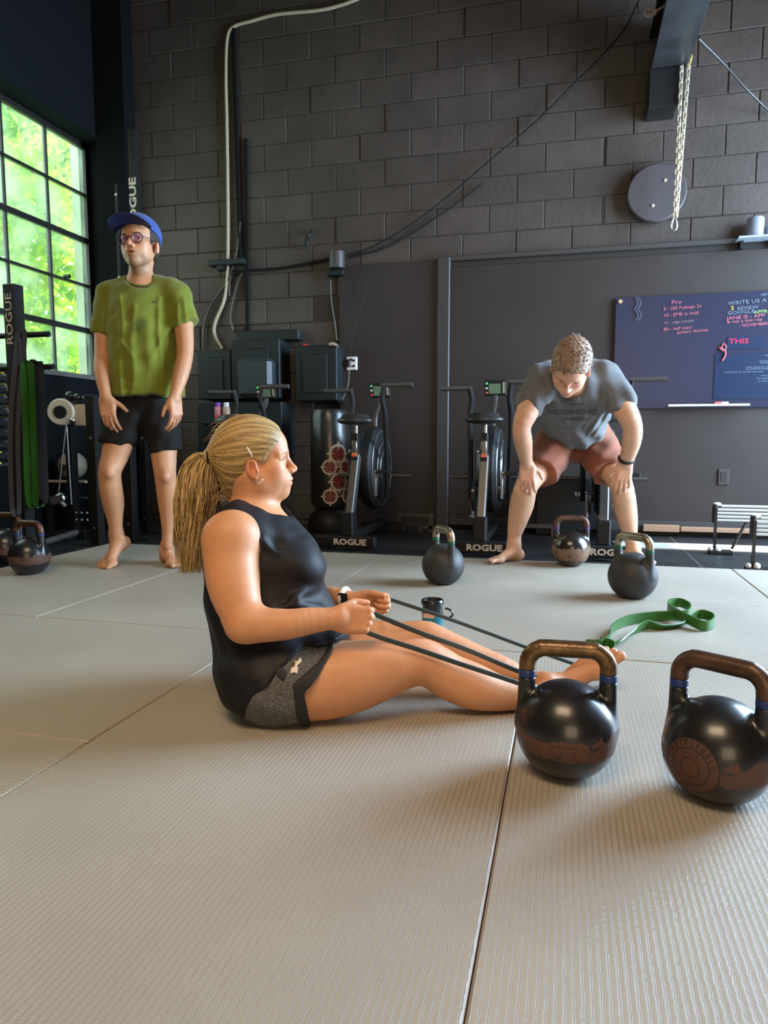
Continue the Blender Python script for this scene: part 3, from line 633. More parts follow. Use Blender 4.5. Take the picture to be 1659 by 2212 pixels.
# ================================================================ kettlebells
def kb_mat(name, base, chip, lo, hi, rough, gloss):
    m, N, L, b = nodes_of(name, base, rough, .5)
    tc = N.new('ShaderNodeTexCoord'); sp = N.new('ShaderNodeSeparateXYZ'); L.new(tc.outputs['Object'], sp.inputs[0])
    n = N.new('ShaderNodeTexNoise'); n.inputs['Scale'].default_value = 38; n.inputs['Detail'].default_value = 8; n.inputs['Roughness'].default_value = .72; L.new(tc.outputs['Object'], n.inputs['Vector'])
    n3 = N.new('ShaderNodeTexNoise'); n3.inputs['Scale'].default_value = 9; n3.inputs['Detail'].default_value = 2; L.new(tc.outputs['Object'], n3.inputs['Vector'])
    zz = math_n(N, L, 'MULTIPLY', sp.outputs[2], 5); band = ramp(N, L, zz, [(0, 0), (max(lo*5-.02, .001), .0), (lo*5+.05, 1), (hi*5-.06, 1), (hi*5+.04, 0)])
    f = math_n(N, L, 'ADD', math_n(N, L, 'MULTIPLY', band, .30), math_n(N, L, 'ADD', math_n(N, L, 'MULTIPLY', n.outputs['Fac'], .9), math_n(N, L, 'MULTIPLY', n3.outputs['Fac'], .5)))
    mask = ramp(N, L, f, [(.90, 0), (.91, 1)]) if chip else None
    if chip:
        mx = N.new('ShaderNodeMix'); mx.data_type = 'RGBA'; L.new(mask, mx.inputs[0]); mx.inputs[6].default_value = (*base, 1); mx.inputs[7].default_value = (*chip, 1); L.new(mx.outputs[2], b.inputs['Base Color'])
        L.new(ramp(N, L, mask, [(0, rough), (1, .75)]), b.inputs['Roughness'])
    bp = N.new('ShaderNodeBump'); bp.inputs['Strength'].default_value = .35 if chip else .25; bp.inputs['Distance'].default_value = .0012; bp.invert = bool(chip)
    L.new(mask if chip else n.outputs['Fac'], bp.inputs['Height']); L.new(bp.outputs[0], b.inputs['Normal'])
    if gloss: b.inputs['Coat Weight'].default_value = gloss; b.inputs['Coat Roughness'].default_value = .12
    return m
KB_gloss = kb_mat('kettlebell_chipped_enamel', (.012, .012, .014), (.085, .038, .026), .055, .105, .31, .2)
KB_matte = kb_mat('kettlebell_matt_black', (.026, .026, .026), None, 0, .1, .55, 0)
KB_brown = kb_mat('kettlebell_brown_enamel', (.016, .012, .010), (.16, .085, .045), .03, .11, .25, .4)
M_handle = mat('worn_bronze_handle', (.16, .095, .045), .32, .55, var=.55, vscale=38, bump=.1, bscale=150)
M_handle2 = mat('brass_steel_handle', (.33, .27, .19), .36, .8, var=.4, vscale=30)
M_handle3 = mat('brown_iron_handle', (.10, .055, .036), .42, .5, var=.4, vscale=30)
def kb_sdf():
    s = Sdf()
    s.ell((0, 0, .0885), (.0995, .0995, .0995), k=.001)
    pts = []; hw = .0785; top = .2535; rc = .036
    for sg in (-1,):
        pts += [(-hw-.003, 0, .10), (-hw-.001, 0, .17), (-hw, 0, top-rc)]
    for a in np.linspace(PI, PI/2, 6)[1:]: pts.append((-hw+rc+rc*math.cos(a), 0, top-rc+rc*math.sin(a)))
    for a in np.linspace(PI/2, 0, 6): pts.append((hw-rc+rc*math.cos(a), 0, top-rc+rc*math.sin(a)))
    pts += [(hw+.001, 0, .17), (hw+.003, 0, .10)]
    s.tube([(p_, .0172) for p_ in pts], k=.016, kf=.02)
    s.plane((0, 0, 0.0005), (0, 0, -1), k=.006); return s
def cut(z0, z1, sx=0):
    s = kb_sdf(); sx and s.plane((0, 0, 0), (sx, 0, 0), .001); s.plane((0, 0, z0), (0, 0, -1), .001); s.plane((0, 0, z1), (0, 0, 1), .001); return s
kbm = {}
def kb(label, u, v, ang, body, handle, band, sc=1., glyph=None, group=None, tilt=0):
    p = PZ(u, v); t = thing('kettlebell', label, 'kettlebell', (p[0], p[1], 0.0003), ang, group)
    if not kbm:
        s = kb_sdf(); s.fn(lambda P: np.where(np.abs(P[:, 2]-.0885) < .2, np.minimum(.191-0*P[:, 2], 1)*0+(P[:, 2]-.1925), 1), .001)
        kbm['body'] = sdf_obj('body', s, .0027, KB_gloss).data
        kbm['bandL'] = sdf_obj('band', cut(.1925, .208, 1), .0022, KB_gloss).data; kbm['bandR'] = sdf_obj('band', cut(.1925, .208, -1), .0022, KB_gloss).data; kbm['handle'] = sdf_obj('handle', cut(.208, .5), .0024, KB_gloss).data
        for n_ in ('body', 'bandL', 'bandR', 'handle'):
            for o in [o for o in C.objects if o.data == kbm[n_]]: bpy.data.objects.remove(o)
    for n_, m, kk in (('body', body, 'body'), ('colour_band', band, 'bandL'), ('colour_band', band, 'bandR'), ('handle', handle, 'handle')):
        me = kbm[kk]; o = bpy.data.objects.new(n_, me); C.objects.link(o); o.parent = t
        o.material_slots[0].link = 'OBJECT'; o.material_slots[0].material = m
    t.scale = (sc, sc, sc); return t
def bandm(n, c): return mat('band_'+n, c, .4)
yk = lambda d: YAW+math.radians(d)
k1 = kb('glossy black kettlebell with blue bands and 25LB lettering by her feet', 1220, 1665, yk(-13), KB_gloss, M_handle, bandm('blue', (.012, .035, .16)))
k2 = kb('glossy chipped black kettlebell with round engraved emblem, nearest at the right edge', 1546, 1716, yk(-47), KB_gloss, M_handle3, bandm('blue', (.012, .035, .16)))
k3 = kb('matt black kettlebell with green bands standing edge-on behind the cup', 957, 1260, yk(-68), KB_matte, M_handle2, bandm('green', (.01, .09, .05)), 1.0)
k4 = kb('shiny brown-black kettlebell with purple bands between the bending man\'s feet', 1232, 1221, yk(-5), KB_brown, M_handle3, bandm('purple', (.06, .02, .10)))
k5 = kb('matt black kettlebell with green bands and steel handle before the bending man', 1365, 1290, yk(-58), KB_matte, M_handle2, bandm('green', (.01, .09, .05)), 1.03)
k6 = kb('kettlebell with faded blue bands at the left, in front of its twin', 66, 1239, yk(-20), KB_gloss, M_handle3, bandm('navy', (.02, .03, .12)))
k7 = kb('kettlebell with red bands partly hidden at the left edge', 18, 1217, yk(-14), KB_gloss, M_handle3, bandm('red', (.6, .02, .02)), 1.04)
# raised lettering on the front kettlebell, engraved emblem on the right one
M_chip = mat('chipped_brown_iron', (.085, .038, .026), .6); M_chipd = mat('engraved_dark', (.022, .014, .012), .7)
def on_ball(me_o, cz, R, push=.0):
    """wrap a flat mesh in local x,z (y=0) on to the ball surface"""
    me = me_o.data
    for v in me.vertices:
        x, d, z = v.co.x, v.co.y, v.co.z
        q = nrm((x, -math.sqrt(max(R*R-x*x-(z-cz)**2, 1e-5)), z-cz)); r = R+push-d; v.co = Vector((q[0]*r, q[1]*r, cz+q[2]*r))
    me.update()
def flat_text(body, size, cx, cz, m, parent, name='lettering', ext=.0012):
    o = text(name, body, (0, 0, 0), size, m, parent, (0, 0, 0), ext, .0004)
    me = o.data
    for v in me.vertices: x, y, z = v.co; v.co = Vector((x+cx, -z, y+cz))
    return o
o = flat_text('25LB', .026, -.006, .078, M_chip, k1); on_ball(o, .0885, .0995, .0002)
b_ = MB().bx(-.03, .022, -.0012, .0012, .0915, .0928).bx(-.032, .022, -.0012, .0012, .0628, .0641)
bm2 = bmesh.new(); o = b_.build('lettering_bar', M_chip, k1); bm2.from_mesh(o.data); bmesh.ops.subdivide_edges(bm2, edges=[e for e in bm2.edges if e.calc_length() > .02], cuts=10); bm2.to_mesh(o.data); bm2.free(); on_ball(o, .0885, .0995, .0002)
# emblem (local -y faces out, turned towards camera-left)
em = MB(); cz_, cx_ = .082, -.010
for rr, wd in ((.050, .0012), (.034, .0012), (.018, .001)):
    em.tube([(cx_+rr*math.cos(a), 0, cz_+rr*math.sin(a)) for a in np.linspace(0, 2*PI, 48)[:-1]], wd, 5, closed=True)
for sx in (-1, 1): em.tube([(cx_, 0, cz_+.020), (cx_+sx*.006, 0, cz_+.027), (cx_+sx*.010, 0, cz_+.021), (cx_+sx*.013, 0, cz_+.029), (cx_+sx*.011, 0, cz_+.016)], .0009, 4)
o = em.build('emblem', M_chipd, k2); on_ball(o, .0885, .0995, .0002)
disc = MB(); vs = [(cx_, 0, cz_)]; fs = []
for i, rr in enumerate(np.linspace(.006, .0495, 9)): vs += [(cx_+rr*math.cos(a), 0, cz_+rr*math.sin(a)) for a in np.linspace(0, 2*PI, 49)[:-1]]
for k in range(48): fs.append((0, 1+k, 1+(k+1) % 48))
for i in range(8):
    for k in range(48): fs.append((1+i*48+k, 1+(i+1)*48+k, 1+(i+1)*48+(k+1) % 48, 1+i*48+(k+1) % 48))
o = disc.add(vs, fs, True).build('emblem_plate', M_chip, k2); on_ball(o, .0885, .0995, .0005)
for i, chh in enumerate('KETTLEBELL'):
    a = math.radians(150-i*15); o = text('lettering', chh, (0, 0, 0), .0125, M_chipd, k2, (0, 0, 0), .0008, .0002); ca, sa = math.cos(a), math.sin(a)
    for v in o.data.vertices: x, y, z = v.co; v.co = Vector((cx_+(.042+y)*ca+x*sa, -z, cz_+(.042+y)*sa-x*ca))
    on_ball(o, .0885, .0995, .0004)
log('kettlebells')
# ================================================================ air bikes
M_strut = mat('brown_grey_strut', (.085, .076, .068), .4, .4)
M_grip = mat('grip_rubber', (.06, .055, .05), .5)
def bike(label, X, Y, flip=1, first=None):
    t = thing('exercise_bike', label, 'exercise bike', (X, Y, -.036), 0, 'air bikes along the back wall')
    MB().bx(-.20, .20, 0, .07, .018, .088, .006).bx(-.17, -.11, .0, .07, 0, .018).bx(.11, .17, .0, .07, 0, .018).build('rear_foot', M_black, t)
    text('lettering', 'ROGUE', (.035, -.002, .054), .052, M_letter, t, ext=.001, off=.0018, sx=1.25)
    MB().bx(-.17, .17, .98, 1.04, .0, .07, .006).build('front_foot', M_black, t)
    MB().bx(-.03, .03, .07, 1.0, .05, .10, .006).box((0, .10, .16), (.04, .05, .075), None, .008).build('base_rail', M_black, t)
    R_ = rotm((1, 0, 0), nrm((0, .92, -.38)), nrm((0, .38, .92)))
    MB().box((0, .20, .40), (.026, .035, .22), R_, .006).build('main_strut', M_strut, t)
    MB().box((0, .26, .62), (.022, .028, .13), None, .004).build('seat_tube', M_black, t)
    MB().cyl((0, .26, .70), (0, .26, .80), .016).box((.0, .235, .655), (.016, .008, .045), None, .003).build('seat_post', mat('seat_post_steel', (.30, .28, .26), .3, .9), t)
    MB().box((0, .223, .607), (.017, .004, .012), None, .002).build('warning_label', mat('orange_label', (.75, .16, .06), .5), t)
    MB().cyl((-.045, .24, .63), (-.02, .26, .63), .014).build('adjust_knob', M_grey, t)
    s = Sdf(); s.ell((0, .24, .832), (.122, .075, .032), k=.02); s.ell((0, .36, .835), (.05, .13, .024), k=.04); s.ell((0, .26, .866), (.09, .06, .012), k=.02); s.plane((0, 0, .806), (0, 0, -1), .008)
    sdf_obj('seat', s, .007, mat('black_saddle', (.03, .028, .027), .32), t)
    # fan cage
    fc = np.array((0, .74, .50))
    m = MB(); Rz = rotm((0, 1, 0), (0, 0, 1), (1, 0, 0))
    m.lathe([(0, -.07), (.12, -.072), (.27, -.055), (.30, -.03), (.305, 0), (.30, .03), (.27, .055), (.12, .072), (0, .07)], fc, 40, Rz)
    m.build('fan_cage', mat('fan_shell', (.016, .015, .015), .5, spec=.3, bump=.4, bscale=60), t)
    for k in range(3):
        rr = (.12, .2, .27)[k]; g = MB()
        for sx in (-1, 1): g.tube([fc+np.array((sx*(.076-.02*(k == 2)), rr*math.cos(a), rr*math.sin(a))) for a in np.linspace(0, 2*PI, 30)[:-1]], .004, 5, closed=True)
        g.build('fan_ring', M_grey, t)
    MB().cyl((-.085, .62, .36), (.085, .62, .36), .07, 24).cyl((-.09, .45, .34), (-.075, .45, .34), .11, 28).build('crank_case', M_blackg, t)
    MB().box((-.10, .50, .27), (.008, .02, .09), None, .003).cyl((-.10, .52, .19), (-.19, .52, .19), .012).build('crank_arm', M_grey, t)
    MB().box((.10, .40, .41), (.008, .02, .09), None, .003).cyl((.10, .38, .49), (.19, .38, .49), .012).build('crank_arm', M_grey, t)
    MB().box((-.165, .52, .19), (.045, .045, .012), None, .003).build('pedal', M_plastic, t); MB().box((.165, .38, .49), (.045, .045, .012), None, .003).build('pedal', M_plastic, t)
    # arms
    for sx, dy, gz in ((-1, .08*flip, 1.065), (1, -.12*flip, 1.065+.0)):
        gz = 1.075 if sx*flip > 0 else 1.055
        pts = [(sx*.13, .60, .30), (sx*.135, .60+dy*.3, .55), (sx*.145, .58+dy*.8, .86), (sx*.135, .56+dy, .98), (sx*.15, .55+dy, gz)]
        a = MB().tube(bez(pts, 5), .017, 8).build('handle_arm', M_black, t)
        b = MB().tube([(sx*.135, .55+dy, gz), (sx*.35, .55+dy, gz)], .0155, 10).build('grip', M_grip, a)
    MB().cyl((-.14, .72, .446), (-.28, .72, .446), .014).build('foot_peg', M_grip, t); MB().cyl((.14, .72, .446), (.28, .72, .446), .014).build('foot_peg', M_grip, t)
    MB().tube(bez([(0, .74, .78), (0, .76, .88), (0, .86, .96), (0, .90, 1.02)], 5), .018, 8, flat=.6).build('monitor_post', M_strut, t)
    Rm = rotm((1, 0, 0), nrm((0, .93, .36)), nrm((0, -.36, .93)))
    mo = MB().box((0, .90, 1.075), (.078, .016, .056), Rm, .006).build('monitor', M_plastic, t)
    MB().box((-.004, .882, 1.068), (.042, .002, .036), Rm).build('screen', mat('lcd_screen', (.16, .24, .15), .3), mo)
    MB().box((-.004, .895, 1.12), (.045, .004, .005), rotm(*Rm.T)).build('brand_strip', M_cream, mo)
    MB().box((.060, .884, 1.075), (.008, .002, .04), Rm).build('button_strip', M_cream, mo)
    for dz, c in ((.034, (.08, .5, .15)), (.0, (.5, .5, .48)), (-.034, (.7, .06, .05))):
        MB().sph(np.array((-.062, .882, 1.072))+Rm @ np.array((0, 0, dz)), .0105, 10, (1, .5, 1)).build('button', mat('button_%d' % int(c[0]*100), c, .4), mo)
    return t
B3 = bike('air bike in the middle, its saddle left of the bending man', -.51, 4.27)
def bcopy(label, X, Y, rz=0.):
    return dup(B3, label, None, (X, Y, -.036), rz)
bcopy('air bike beside the punching bag with targets', -1.37, 4.30)
bcopy('air bike behind the bending man, lettering by the rear kettlebell', .215, 4.27, -.03)
bcopy('air bike mostly hidden behind the seated woman\'s head', -2.22, 4.23, .04)
log('bikes')
# ================================================================ punching bag
bp_ = np.array((-1.80, 5.30)); t = thing('punching_bag', 'standing black punching bag printed with red and cream targets', 'punching bag', (bp_[0], bp_[1], -.036))
s = MB().lathe([(.0, 0), (.17, 0), (.185, .03), (.17, .10), (.12, .16), (.05, .20), (0, .2)], n=36).build('base', M_plastic, t)
rb_ = .155
MB().lathe([(0, .18), (rb_-.02, .185), (rb_, .22), (rb_, .90), (rb_-.015, .935), (.06, .95), (0, .95)], n=40).build('bag', mat('bag_vinyl', (.020, .018, .016), .28, bump=.5, bscale=9, coat=.2), t)
M_tc = mat('target_cream', (.52, .42, .34), .5); M_tr = mat('target_red', (.20, .035, .028), .5)
view = math.atan2(-bp_[1], -bp_[0])
def ringm(parent, name, a0, z, r0, r1, m, n=28, push=.0012, quads=((0, 360),)):
    V = []; F = []
    for (q0, q1) in quads:
        o = len(V); nn = max(3, int(n*(q1-q0)/360))
        for k in range(nn+1):
            a = math.radians(q0+(q1-q0)*k/nn)
            for rr in (r0, r1):
                x = rr*math.cos(a); an = a0+x/rb_; V.append(((rb_+push)*math.cos(an), (rb_+push)*math.sin(an), z+rr*math.sin(a)))
        for k in range(nn): F.append((o+2*k, o+2*k+1, o+2*k+3, o+2*k+2))
    MB().add(V, F).build(name, m, parent)
for u, v, r in ((718, 980, 21), (699, 1009, 17), (734, 1009, 17), (720, 1041, 21), (700, 1072, 17), (737, 1072, 17)):
    q = PY(u, v, 5.17); dx = (u-701)/1534*5.45; a0 = view+math.asin(max(-.95, min(.95, dx/rb_))); z = q[2]+.036; R = r/1534*5.4
    ringm(t, 'target', a0, z, R*.74, R, M_tc)
    ringm(t, 'target', a0, z, R*.05, R*.62, M_tr)
    ringm(t, 'target', a0, z, R*.5, R*1.22, M_tc, push=.0018, quads=((-5, 5), (85, 95), (175, 185), (265, 275)))
    list(C.objects)[-1]['kind'] = 'stuff'
# ================================================================ black storage box behind the man, pipes along wall
a = PY(1215, 1050, 5.05); t = thing('equipment_box', 'low black box with small pale marks behind the bending man', 'box', (.0, 5.36, -.036))
MB().bx(-.22, .24, 0, .15, 0, .42, .01).build('case', M_black, t); text('lettering', 'YAO', (.10, -.002, .31), .045, M_letter, t, ext=.0005)
for i, (u0, u1, v, X) in enumerate(((860, 935, 1112, 0), (905, 955, 1138, 0), (1110, 1200, 1135, 0))):
    a = PY(u0, v, 5.35); b = PY(u1, v, 5.35); o = MB().bx(a[0], b[0], 5.33, 5.37, a[2]-.015, a[2]+.015, .003).bx(a[0], a[0]+.03, 5.33, 5.37, -.036, a[2]-.015).bx(b[0]-.03, b[0], 5.33, 5.37, -.036, a[2]-.015).build('floor_rail', M_strut); tag(o, ['low steel rail on short legs beside the punching bag', 'lower steel rail left of the tall panel trim', 'low steel rail behind the bending man\'s left leg'][i], 'rail')
# ================================================================ folding benches at right
def hurdle(label, x0, Y, ztop, L_, n=5, rz=0.):
    t = thing('folding_step', label, 'step stool', (x0, Y, -.036), rz)
    zt = ztop+.036
    for k in range(n):
        sl = MB().bx(.0 if k else .03, L_, .022-.005*k, .05-.005*k, zt-.0215*k-.014, zt-.0215*k, .003).build('slat', M_slat, t)
    MB().box((-.004, .035, zt-.055), (.008, .03, .06), None, .003).build('end_bracket', M_black, t); MB().sph((.01, .03, zt+.004), .017, 10, (1.4, 1, .7)).build('end_cap', M_white, t)
    MB().bx(-.008, .008, .0, .02, .02, zt-.02).build('leg', M_blackg, t); MB().bx(L_-.016, L_, .0, .02, .02, zt-.02).build('leg', M_blackg, t)
    MB().tube([(.11, .06, .03), (.18, .03, zt-.10)], .009, 6).build('brace', M_strut, t)
    MB().box((.04, .03, .012), (.07, .045, .012), None, .006).build('foot', M_blackg, t); MB().box((L_-.01, .03, .012), (.05, .045, .012), None, .006).build('foot', M_blackg, t)
    MB().sph((-.02, .01, .035), .016, 10).sph((.02, .01, .033), .02, 10).build('foot_cap', M_white, t)
    return t
M_slat = mat('pale_slat', (.62, .60, .55), .35, .3)
hurdle('pale slatted folding step with black legs, farther one by the wall', .895, 4.72, .27, .62)
hurdle('pale slatted folding step with black legs, nearer one cut by the right edge', .975, 4.12, .262, .62)
# ================================================================ cup
q = PZ(934, 1350); t = thing('travel_cup', 'black-lidded teal insulated cup on the mat behind her hands', 'cup', (q[0], q[1], 0.0003))
MB().lathe([(0, 0), (.036, 0), (.038, .004), (.038, .042), (0, .042)], n=36).build('cup_body', mat('teal_enamel', (.02, .20, .28), .35), t)
MB().lathe([(0, .042), (.0385, .042), (.0385, .05), (.0365, .052), (.0365, .076), (.041, .078), (.041, .09), (.038, .095), (.033, .095), (.032, .088), (0, .088)], n=36).build('lid', M_blackg, t)
MB().tube([(.028*math.cos(a)+.048, -.01, .048+.018*math.sin(a)) for a in np.linspace(-1.6, 1.6, 10)], .004, 6).build('lid_loop', M_blackg, t)
MB().box((-.006, -.0385, .042), (.02, .001, .008), None).build('sticker', mat('peach_sticker', (.7, .4, .3), .5), t)
# ================================================================ green band on the mat
def ribbon(name, pts, wid, thick, side, m, parent=None, n=10, closed=False):
    P = bez(pts, n); Sd = bez(side, n); V = []; F = []; k = len(P)
    for i in range(k):
        tdir = nrm(np.array(P[min(i+1, k-1)])-np.array(P[max(i-1, 0)])); s_ = nrm(Sd[i]-tdir*(Sd[i] @ tdir)); nn = np.cross(tdir, s_)
        for a, b in ((-1, -1), (1, -1), (1, 1), (-1, 1)): V.append(P[i]+s_*a*wid/2+nn*b*thick/2)
    for i in range(k-1):
        for j in range(4): F.append((i*4+j, i*4+(j+1) % 4, i*4+4+(j+1) % 4, i*4+4+j))
    F += [(0, 1, 2, 3), (k*4-4, k*4-3, k*4-2, k*4-1)]
    mb = MB(); mb.add(V, F); o = mb.build(name, m, parent); o.data.polygons.foreach_set('use_smooth', [True]*len(o.data.polygons)); o.data.set_sharp_from_angle(angle=.9); return o
M_green = mat('green_latex', (.035, .135, .022), .45)
W_ = .036; zc = .0195
U_ = (0, 0, 1.)
gp = [(1265, 1392, .012, U_), (1300, 1393, .014, (0, .3, 1)), (1313, 1380, .016, (.2, -.5, .5)), (1322, 1358, .016, (0, -.4, 1)), (1360, 1341, zc, U_), (1410, 1334, zc, U_), (1450, 1332, zc, U_), (1485, 1329, .020, U_), (1490, 1318, .026, U_), (1470, 1309, .030, U_), (1447, 1312, .032, U_), (1443, 1322, .034, U_), (1462, 1336, .034, U_), (1490, 1346, .026, U_), (1520, 1354, .018, U_), (1540, 1348, zc, U_), (1538, 1336, zc, U_), (1515, 1329, zc, U_), (1495, 1334, .016, (.3, 0, 1)), (1470, 1347, .012, (0, -1, .6)), (1430, 1352, .010, (0, -1, .9)), (1395, 1353, zc, (0, -.4, 1)), (1360, 1368, .013, (0, -1, .4)), (1335, 1383, .010, (0, -1, .3)), (1312, 1386, .010, (.2, -1, .2)), (1298, 1388, .014, (0, 0, 1)), (1318, 1394, .015, (.1, 0, 1)), (1326, 1405, zc, (.2, 0, 1)), (1324, 1418, zc, U_)]
gpp = []; gs = []
for (u, v, z, sd_) in gp: gpp.append(PZ(u, v+10, 0)*np.array((1, 1, 0))+np.array((0, 0, z+.0015))); gs.append(np.array(sd_, float))
o = ribbon('resistance_band', gpp, W_, .0045, gs, M_green, n=8); tag(o, 'green latex loop band lying twisted on the mat', 'resistance band')
# ================================================================ left rack with bands
t = thing('band_rack', 'black upright post with pegs for bands at the left edge', 'rack', (-3.0, 3.40, 0))
zt = float(PX(15, 612, -3.0)[2]); MB().bx(-.038, .038, -.038, .038, -.036, zt, .004).build('upright', M_black, t)
o = text('lettering', 'ROGUE', (.039, -.0, zt-.16), .06, M_letter, t, ext=.0005); o.rotation_euler = (PI/2, PI/2, PI/2)
o.rotation_euler = Matrix(((0, -1, 0), (0, 0, -1), (1, 0, 0))).to_euler(); o.scale = (1.4, 1, 1); o.location = (0, -.039, zt-.19)
def peg(z, x1): MB().cyl((-.2, -.0, z), (x1, -.0, z), .016).build('peg', M_black, t)
z1 = float(PX(40, 722, -2.95)[2]); z2 = float(PX(60, 792, -2.9)[2]); peg(z1, .22); peg(z2, .24)
MB().bx(-.12, .12, -.3, .3, -.036, -.02).build('foot_plate', M_black, t)
def hang(name, label, u0, v0, u1, v1, X, wid, m, sway=0., dbl=.02):
    a = PX(u0, v0, X); zb = float(PX(u1, v1, X)[2]); y0 = a[1]; yb = float(PX(u1, v1, X)[1])
    pts = [(X, y0, a[2]-.03), (X, y0+.01, a[2]), (X+.01, y0+.02, a[2]+.012), (X+dbl, y0+.03, a[2]-.02), (X+dbl, (y0+yb)/2+.03+sway, (a[2]+zb)/2), (X+dbl, yb+.03, zb+.06), (X+dbl/2, yb+.02, zb), (X, yb, zb+.06), (X, (y0+yb)/2+sway, (a[2]+zb)/2), (X, y0, a[2]-.03)]
    sd = [np.array((.3, .95, 0.))]*len(pts); o = ribbon(name, pts, wid, .005, sd, m, n=6); tag(o, label, 'resistance band', 'bands hanging on the rack at the left'); return o
hang('resistance_band', 'long grey band drooping from the upper peg', 37, 722, 27, 1112, -2.86, .024, mat('grey_latex', (.07, .07, .09), .8, spec=.15), -.03)
hang('resistance_band', 'bright green band hanging on the lower peg', 50, 788, 62, 1094, -2.76, .036, mat('bright_green_latex', (.02, .085, .008), .8, spec=.15), .0)
hang('resistance_band', 'wide black band hanging beside the bright green one', 68, 788, 80, 1085, -2.84, .06, mat('black_latex', (.022, .02, .019), .8, spec=.15), .0)
hang('resistance_band', 'thin dark green band behind the wide black one', 68, 800, 78, 1092, -2.90, .04, mat('dark_green_latex', (.04, .12, .02), .5), .0)
for i, u in enumerate((46, 55)):
    q = PX(u, 730, -2.88); o = MB().tube([q, PX(u, 780, -2.88)], .004, 6).build('cord', M_black); tag(o, ['thin black cord on the upper peg, left one', 'thin black cord on the upper peg, right one'][i], 'cord')
# yellow flecked ropes at far left edge
M_yel = mat('yellow_fleck', (.55, .38, .03), .7)
t = thing('battle_rope', 'black rope with yellow flecks coiled and hung at the left edge', 'rope', tuple(PX(4, 900, -3.5)))
for k in range(9):
    z = .28-.07*k; y = -.06+.012*(k % 2); pts = [(.0+.05*math.cos(a)*.6, y+.16*math.sin(a)*.75, z+.03*math.cos(a)) for a in np.linspace(0, 2*PI, 16)[:-1]]
    c_ = MB().tube(pts, .02, 8, closed=True).build('rope_coil', M_black, t)
    for j in range(6):
        a = 2*PI*j/6+k; q = np.array((.03*math.cos(a), y+.12*math.sin(a), z+.03*math.cos(a))); MB().box(q+np.array((.012, -.012, .012)), (.008, .014, .006), rotm(nrm((1, a % 1, 0)), nrm((-(a % 1), 1, 0)), (0, 0, 1))).build('yellow_fleck', M_yel, c_)
# rack frame uprights, cable machine
def upright(label, u, v, X, ztop, Y=None, w_=.035, letter=False, cat='rack post'):
    q = PX(u, v, X); t = thing('rack_upright', label, cat, (X, q[1] if Y is None else Y, -.036))
    MB().bx(-w_, w_, -w_, w_, .006, ztop, .004).build('post', M_frame2, t); MB().bx(-.08, .08, -.08, .08, 0, .006).build('foot_plate', M_frame2, t)
    for k in range(int(ztop/.2)):
        MB().cyl((0, -w_-.001, .12+.2*k), (0, -w_+.002, .12+.2*k), .010, 10).build('bolt_hole', M_grey if k % 3 == 0 else M_black, t)
    return t
M_frame2 = mat('dark_rack_steel', (.011, .010, .009), .55, spec=.2)
upright('thick black rack post behind the standing man\'s arm', 205, 1000, -3.05, 1.0)
upright('shorter black rack post between the standing man\'s legs', 283, 1100, -2.95, .9)
t = upright('tall black rack post with lettering rising above the blue cap', 303, 700, -3.05, 2.9, w_=.029, letter=True)
o = text('lettering', 'ROGUE', (-.003, -.031, float(PX(300, 447, -3.05)[2])+.036), .075, M_letter, t, ext=.0006, off=.002); o.rotation_euler = Matrix(((0, -1, 0), (0, 0, -1), (1, 0, 0))).to_euler(); o.scale = (1.45, 1, 1)
upright('thin dark post left of the tall lettered one', 262, 700, -3.3, 2.6, w_=.009)
q = PX(150, 880, -3.42)
t = thing('cable_machine', 'black cable machine with tan pulleys under the window', 'cable machine', (q[0], q[1], -.036))
MB().bx(-.03, .03, -.03, .03, 0, q[2]+.1, .004).build('column', M_black, t)
MB().bx(-.1, .12, -.05, .05, 0, .06, .006).bx(-.05, .05, -.14, .1, 0, .05, .006).build('base', M_black, t)
Rp = rotm(*[np.array(x) for x in (nrm((1, .3, 0)), (0, 0, 1.), nrm((.3, -1, 0)))])
MB().lathe([(.045, -.02), (.085, -.022), (.095, -.01), (.095, .01), (.085, .022), (.045, .02), (.045, -.02)], (-.02, -.06, q[2]), 32, Rp).build('pulley', M_tan, t)
MB().lathe([(0, -.025), (.045, -.025), (.045, .025), (0, .025)], (-.02, -.06, q[2]), 24, Rp).build('hub', M_blackg, t)
MB().box((.115, -.02, q[2]-.02), (.055, .01, .075), None, .02).build('pulley_bracket', M_tan, t)
MB().sph((.06, -.05, q[2]-.055), .02, 12).build('bolt', M_steel, t)
for k in range(3): MB().sph((.03+.06*k, -.03, q[2]+.11-.01*k), .035-.006*k, 14).build('knob', M_blackg, t)
MB().cyl((.01, -.05, q[2]-.1), (.02, -.05, .25), .006).build('cable', M_grey, t)
for i in range(2):
    for k in range(3): MB().sph((.05+.045*k, -.045, .14+.05*i), .010, 8).build('bolt', M_steel, t)
cm_ = t
cq = PX(125, 1078, -3.3)-np.array(cm_.location); MB().cyl(cq, cq+np.array((.10, 0, .55)), .004).box(cq, (.05, .02, .03), rotm(nrm((1, .3, .4)), nrm((-.3, 1, 0)), nrm(np.cross((1, .3, .4), (-.3, 1, 0)))), .01).cyl(cq, cq+np.array((.04, .02, -.05)), .018).build('pulley_clip', M_steel, cm_)
q = PX(156, 992, -3.67); t = thing('medicine_ball_shelf', 'low black shelf with pale rail holding the tan ball', 'shelf', (q[0], q[1], -.036))
zs = float(PX(156, 1033, -3.67)[2])+.036
MB().bx(-.2, .2, -.1, .12, zs-.03, zs-.008, .003).bx(-.2, -.17, -.08, .1, 0, zs-.03).bx(.17, .2, -.08, .1, 0, zs-.03).build('shelf_board', M_black, t)
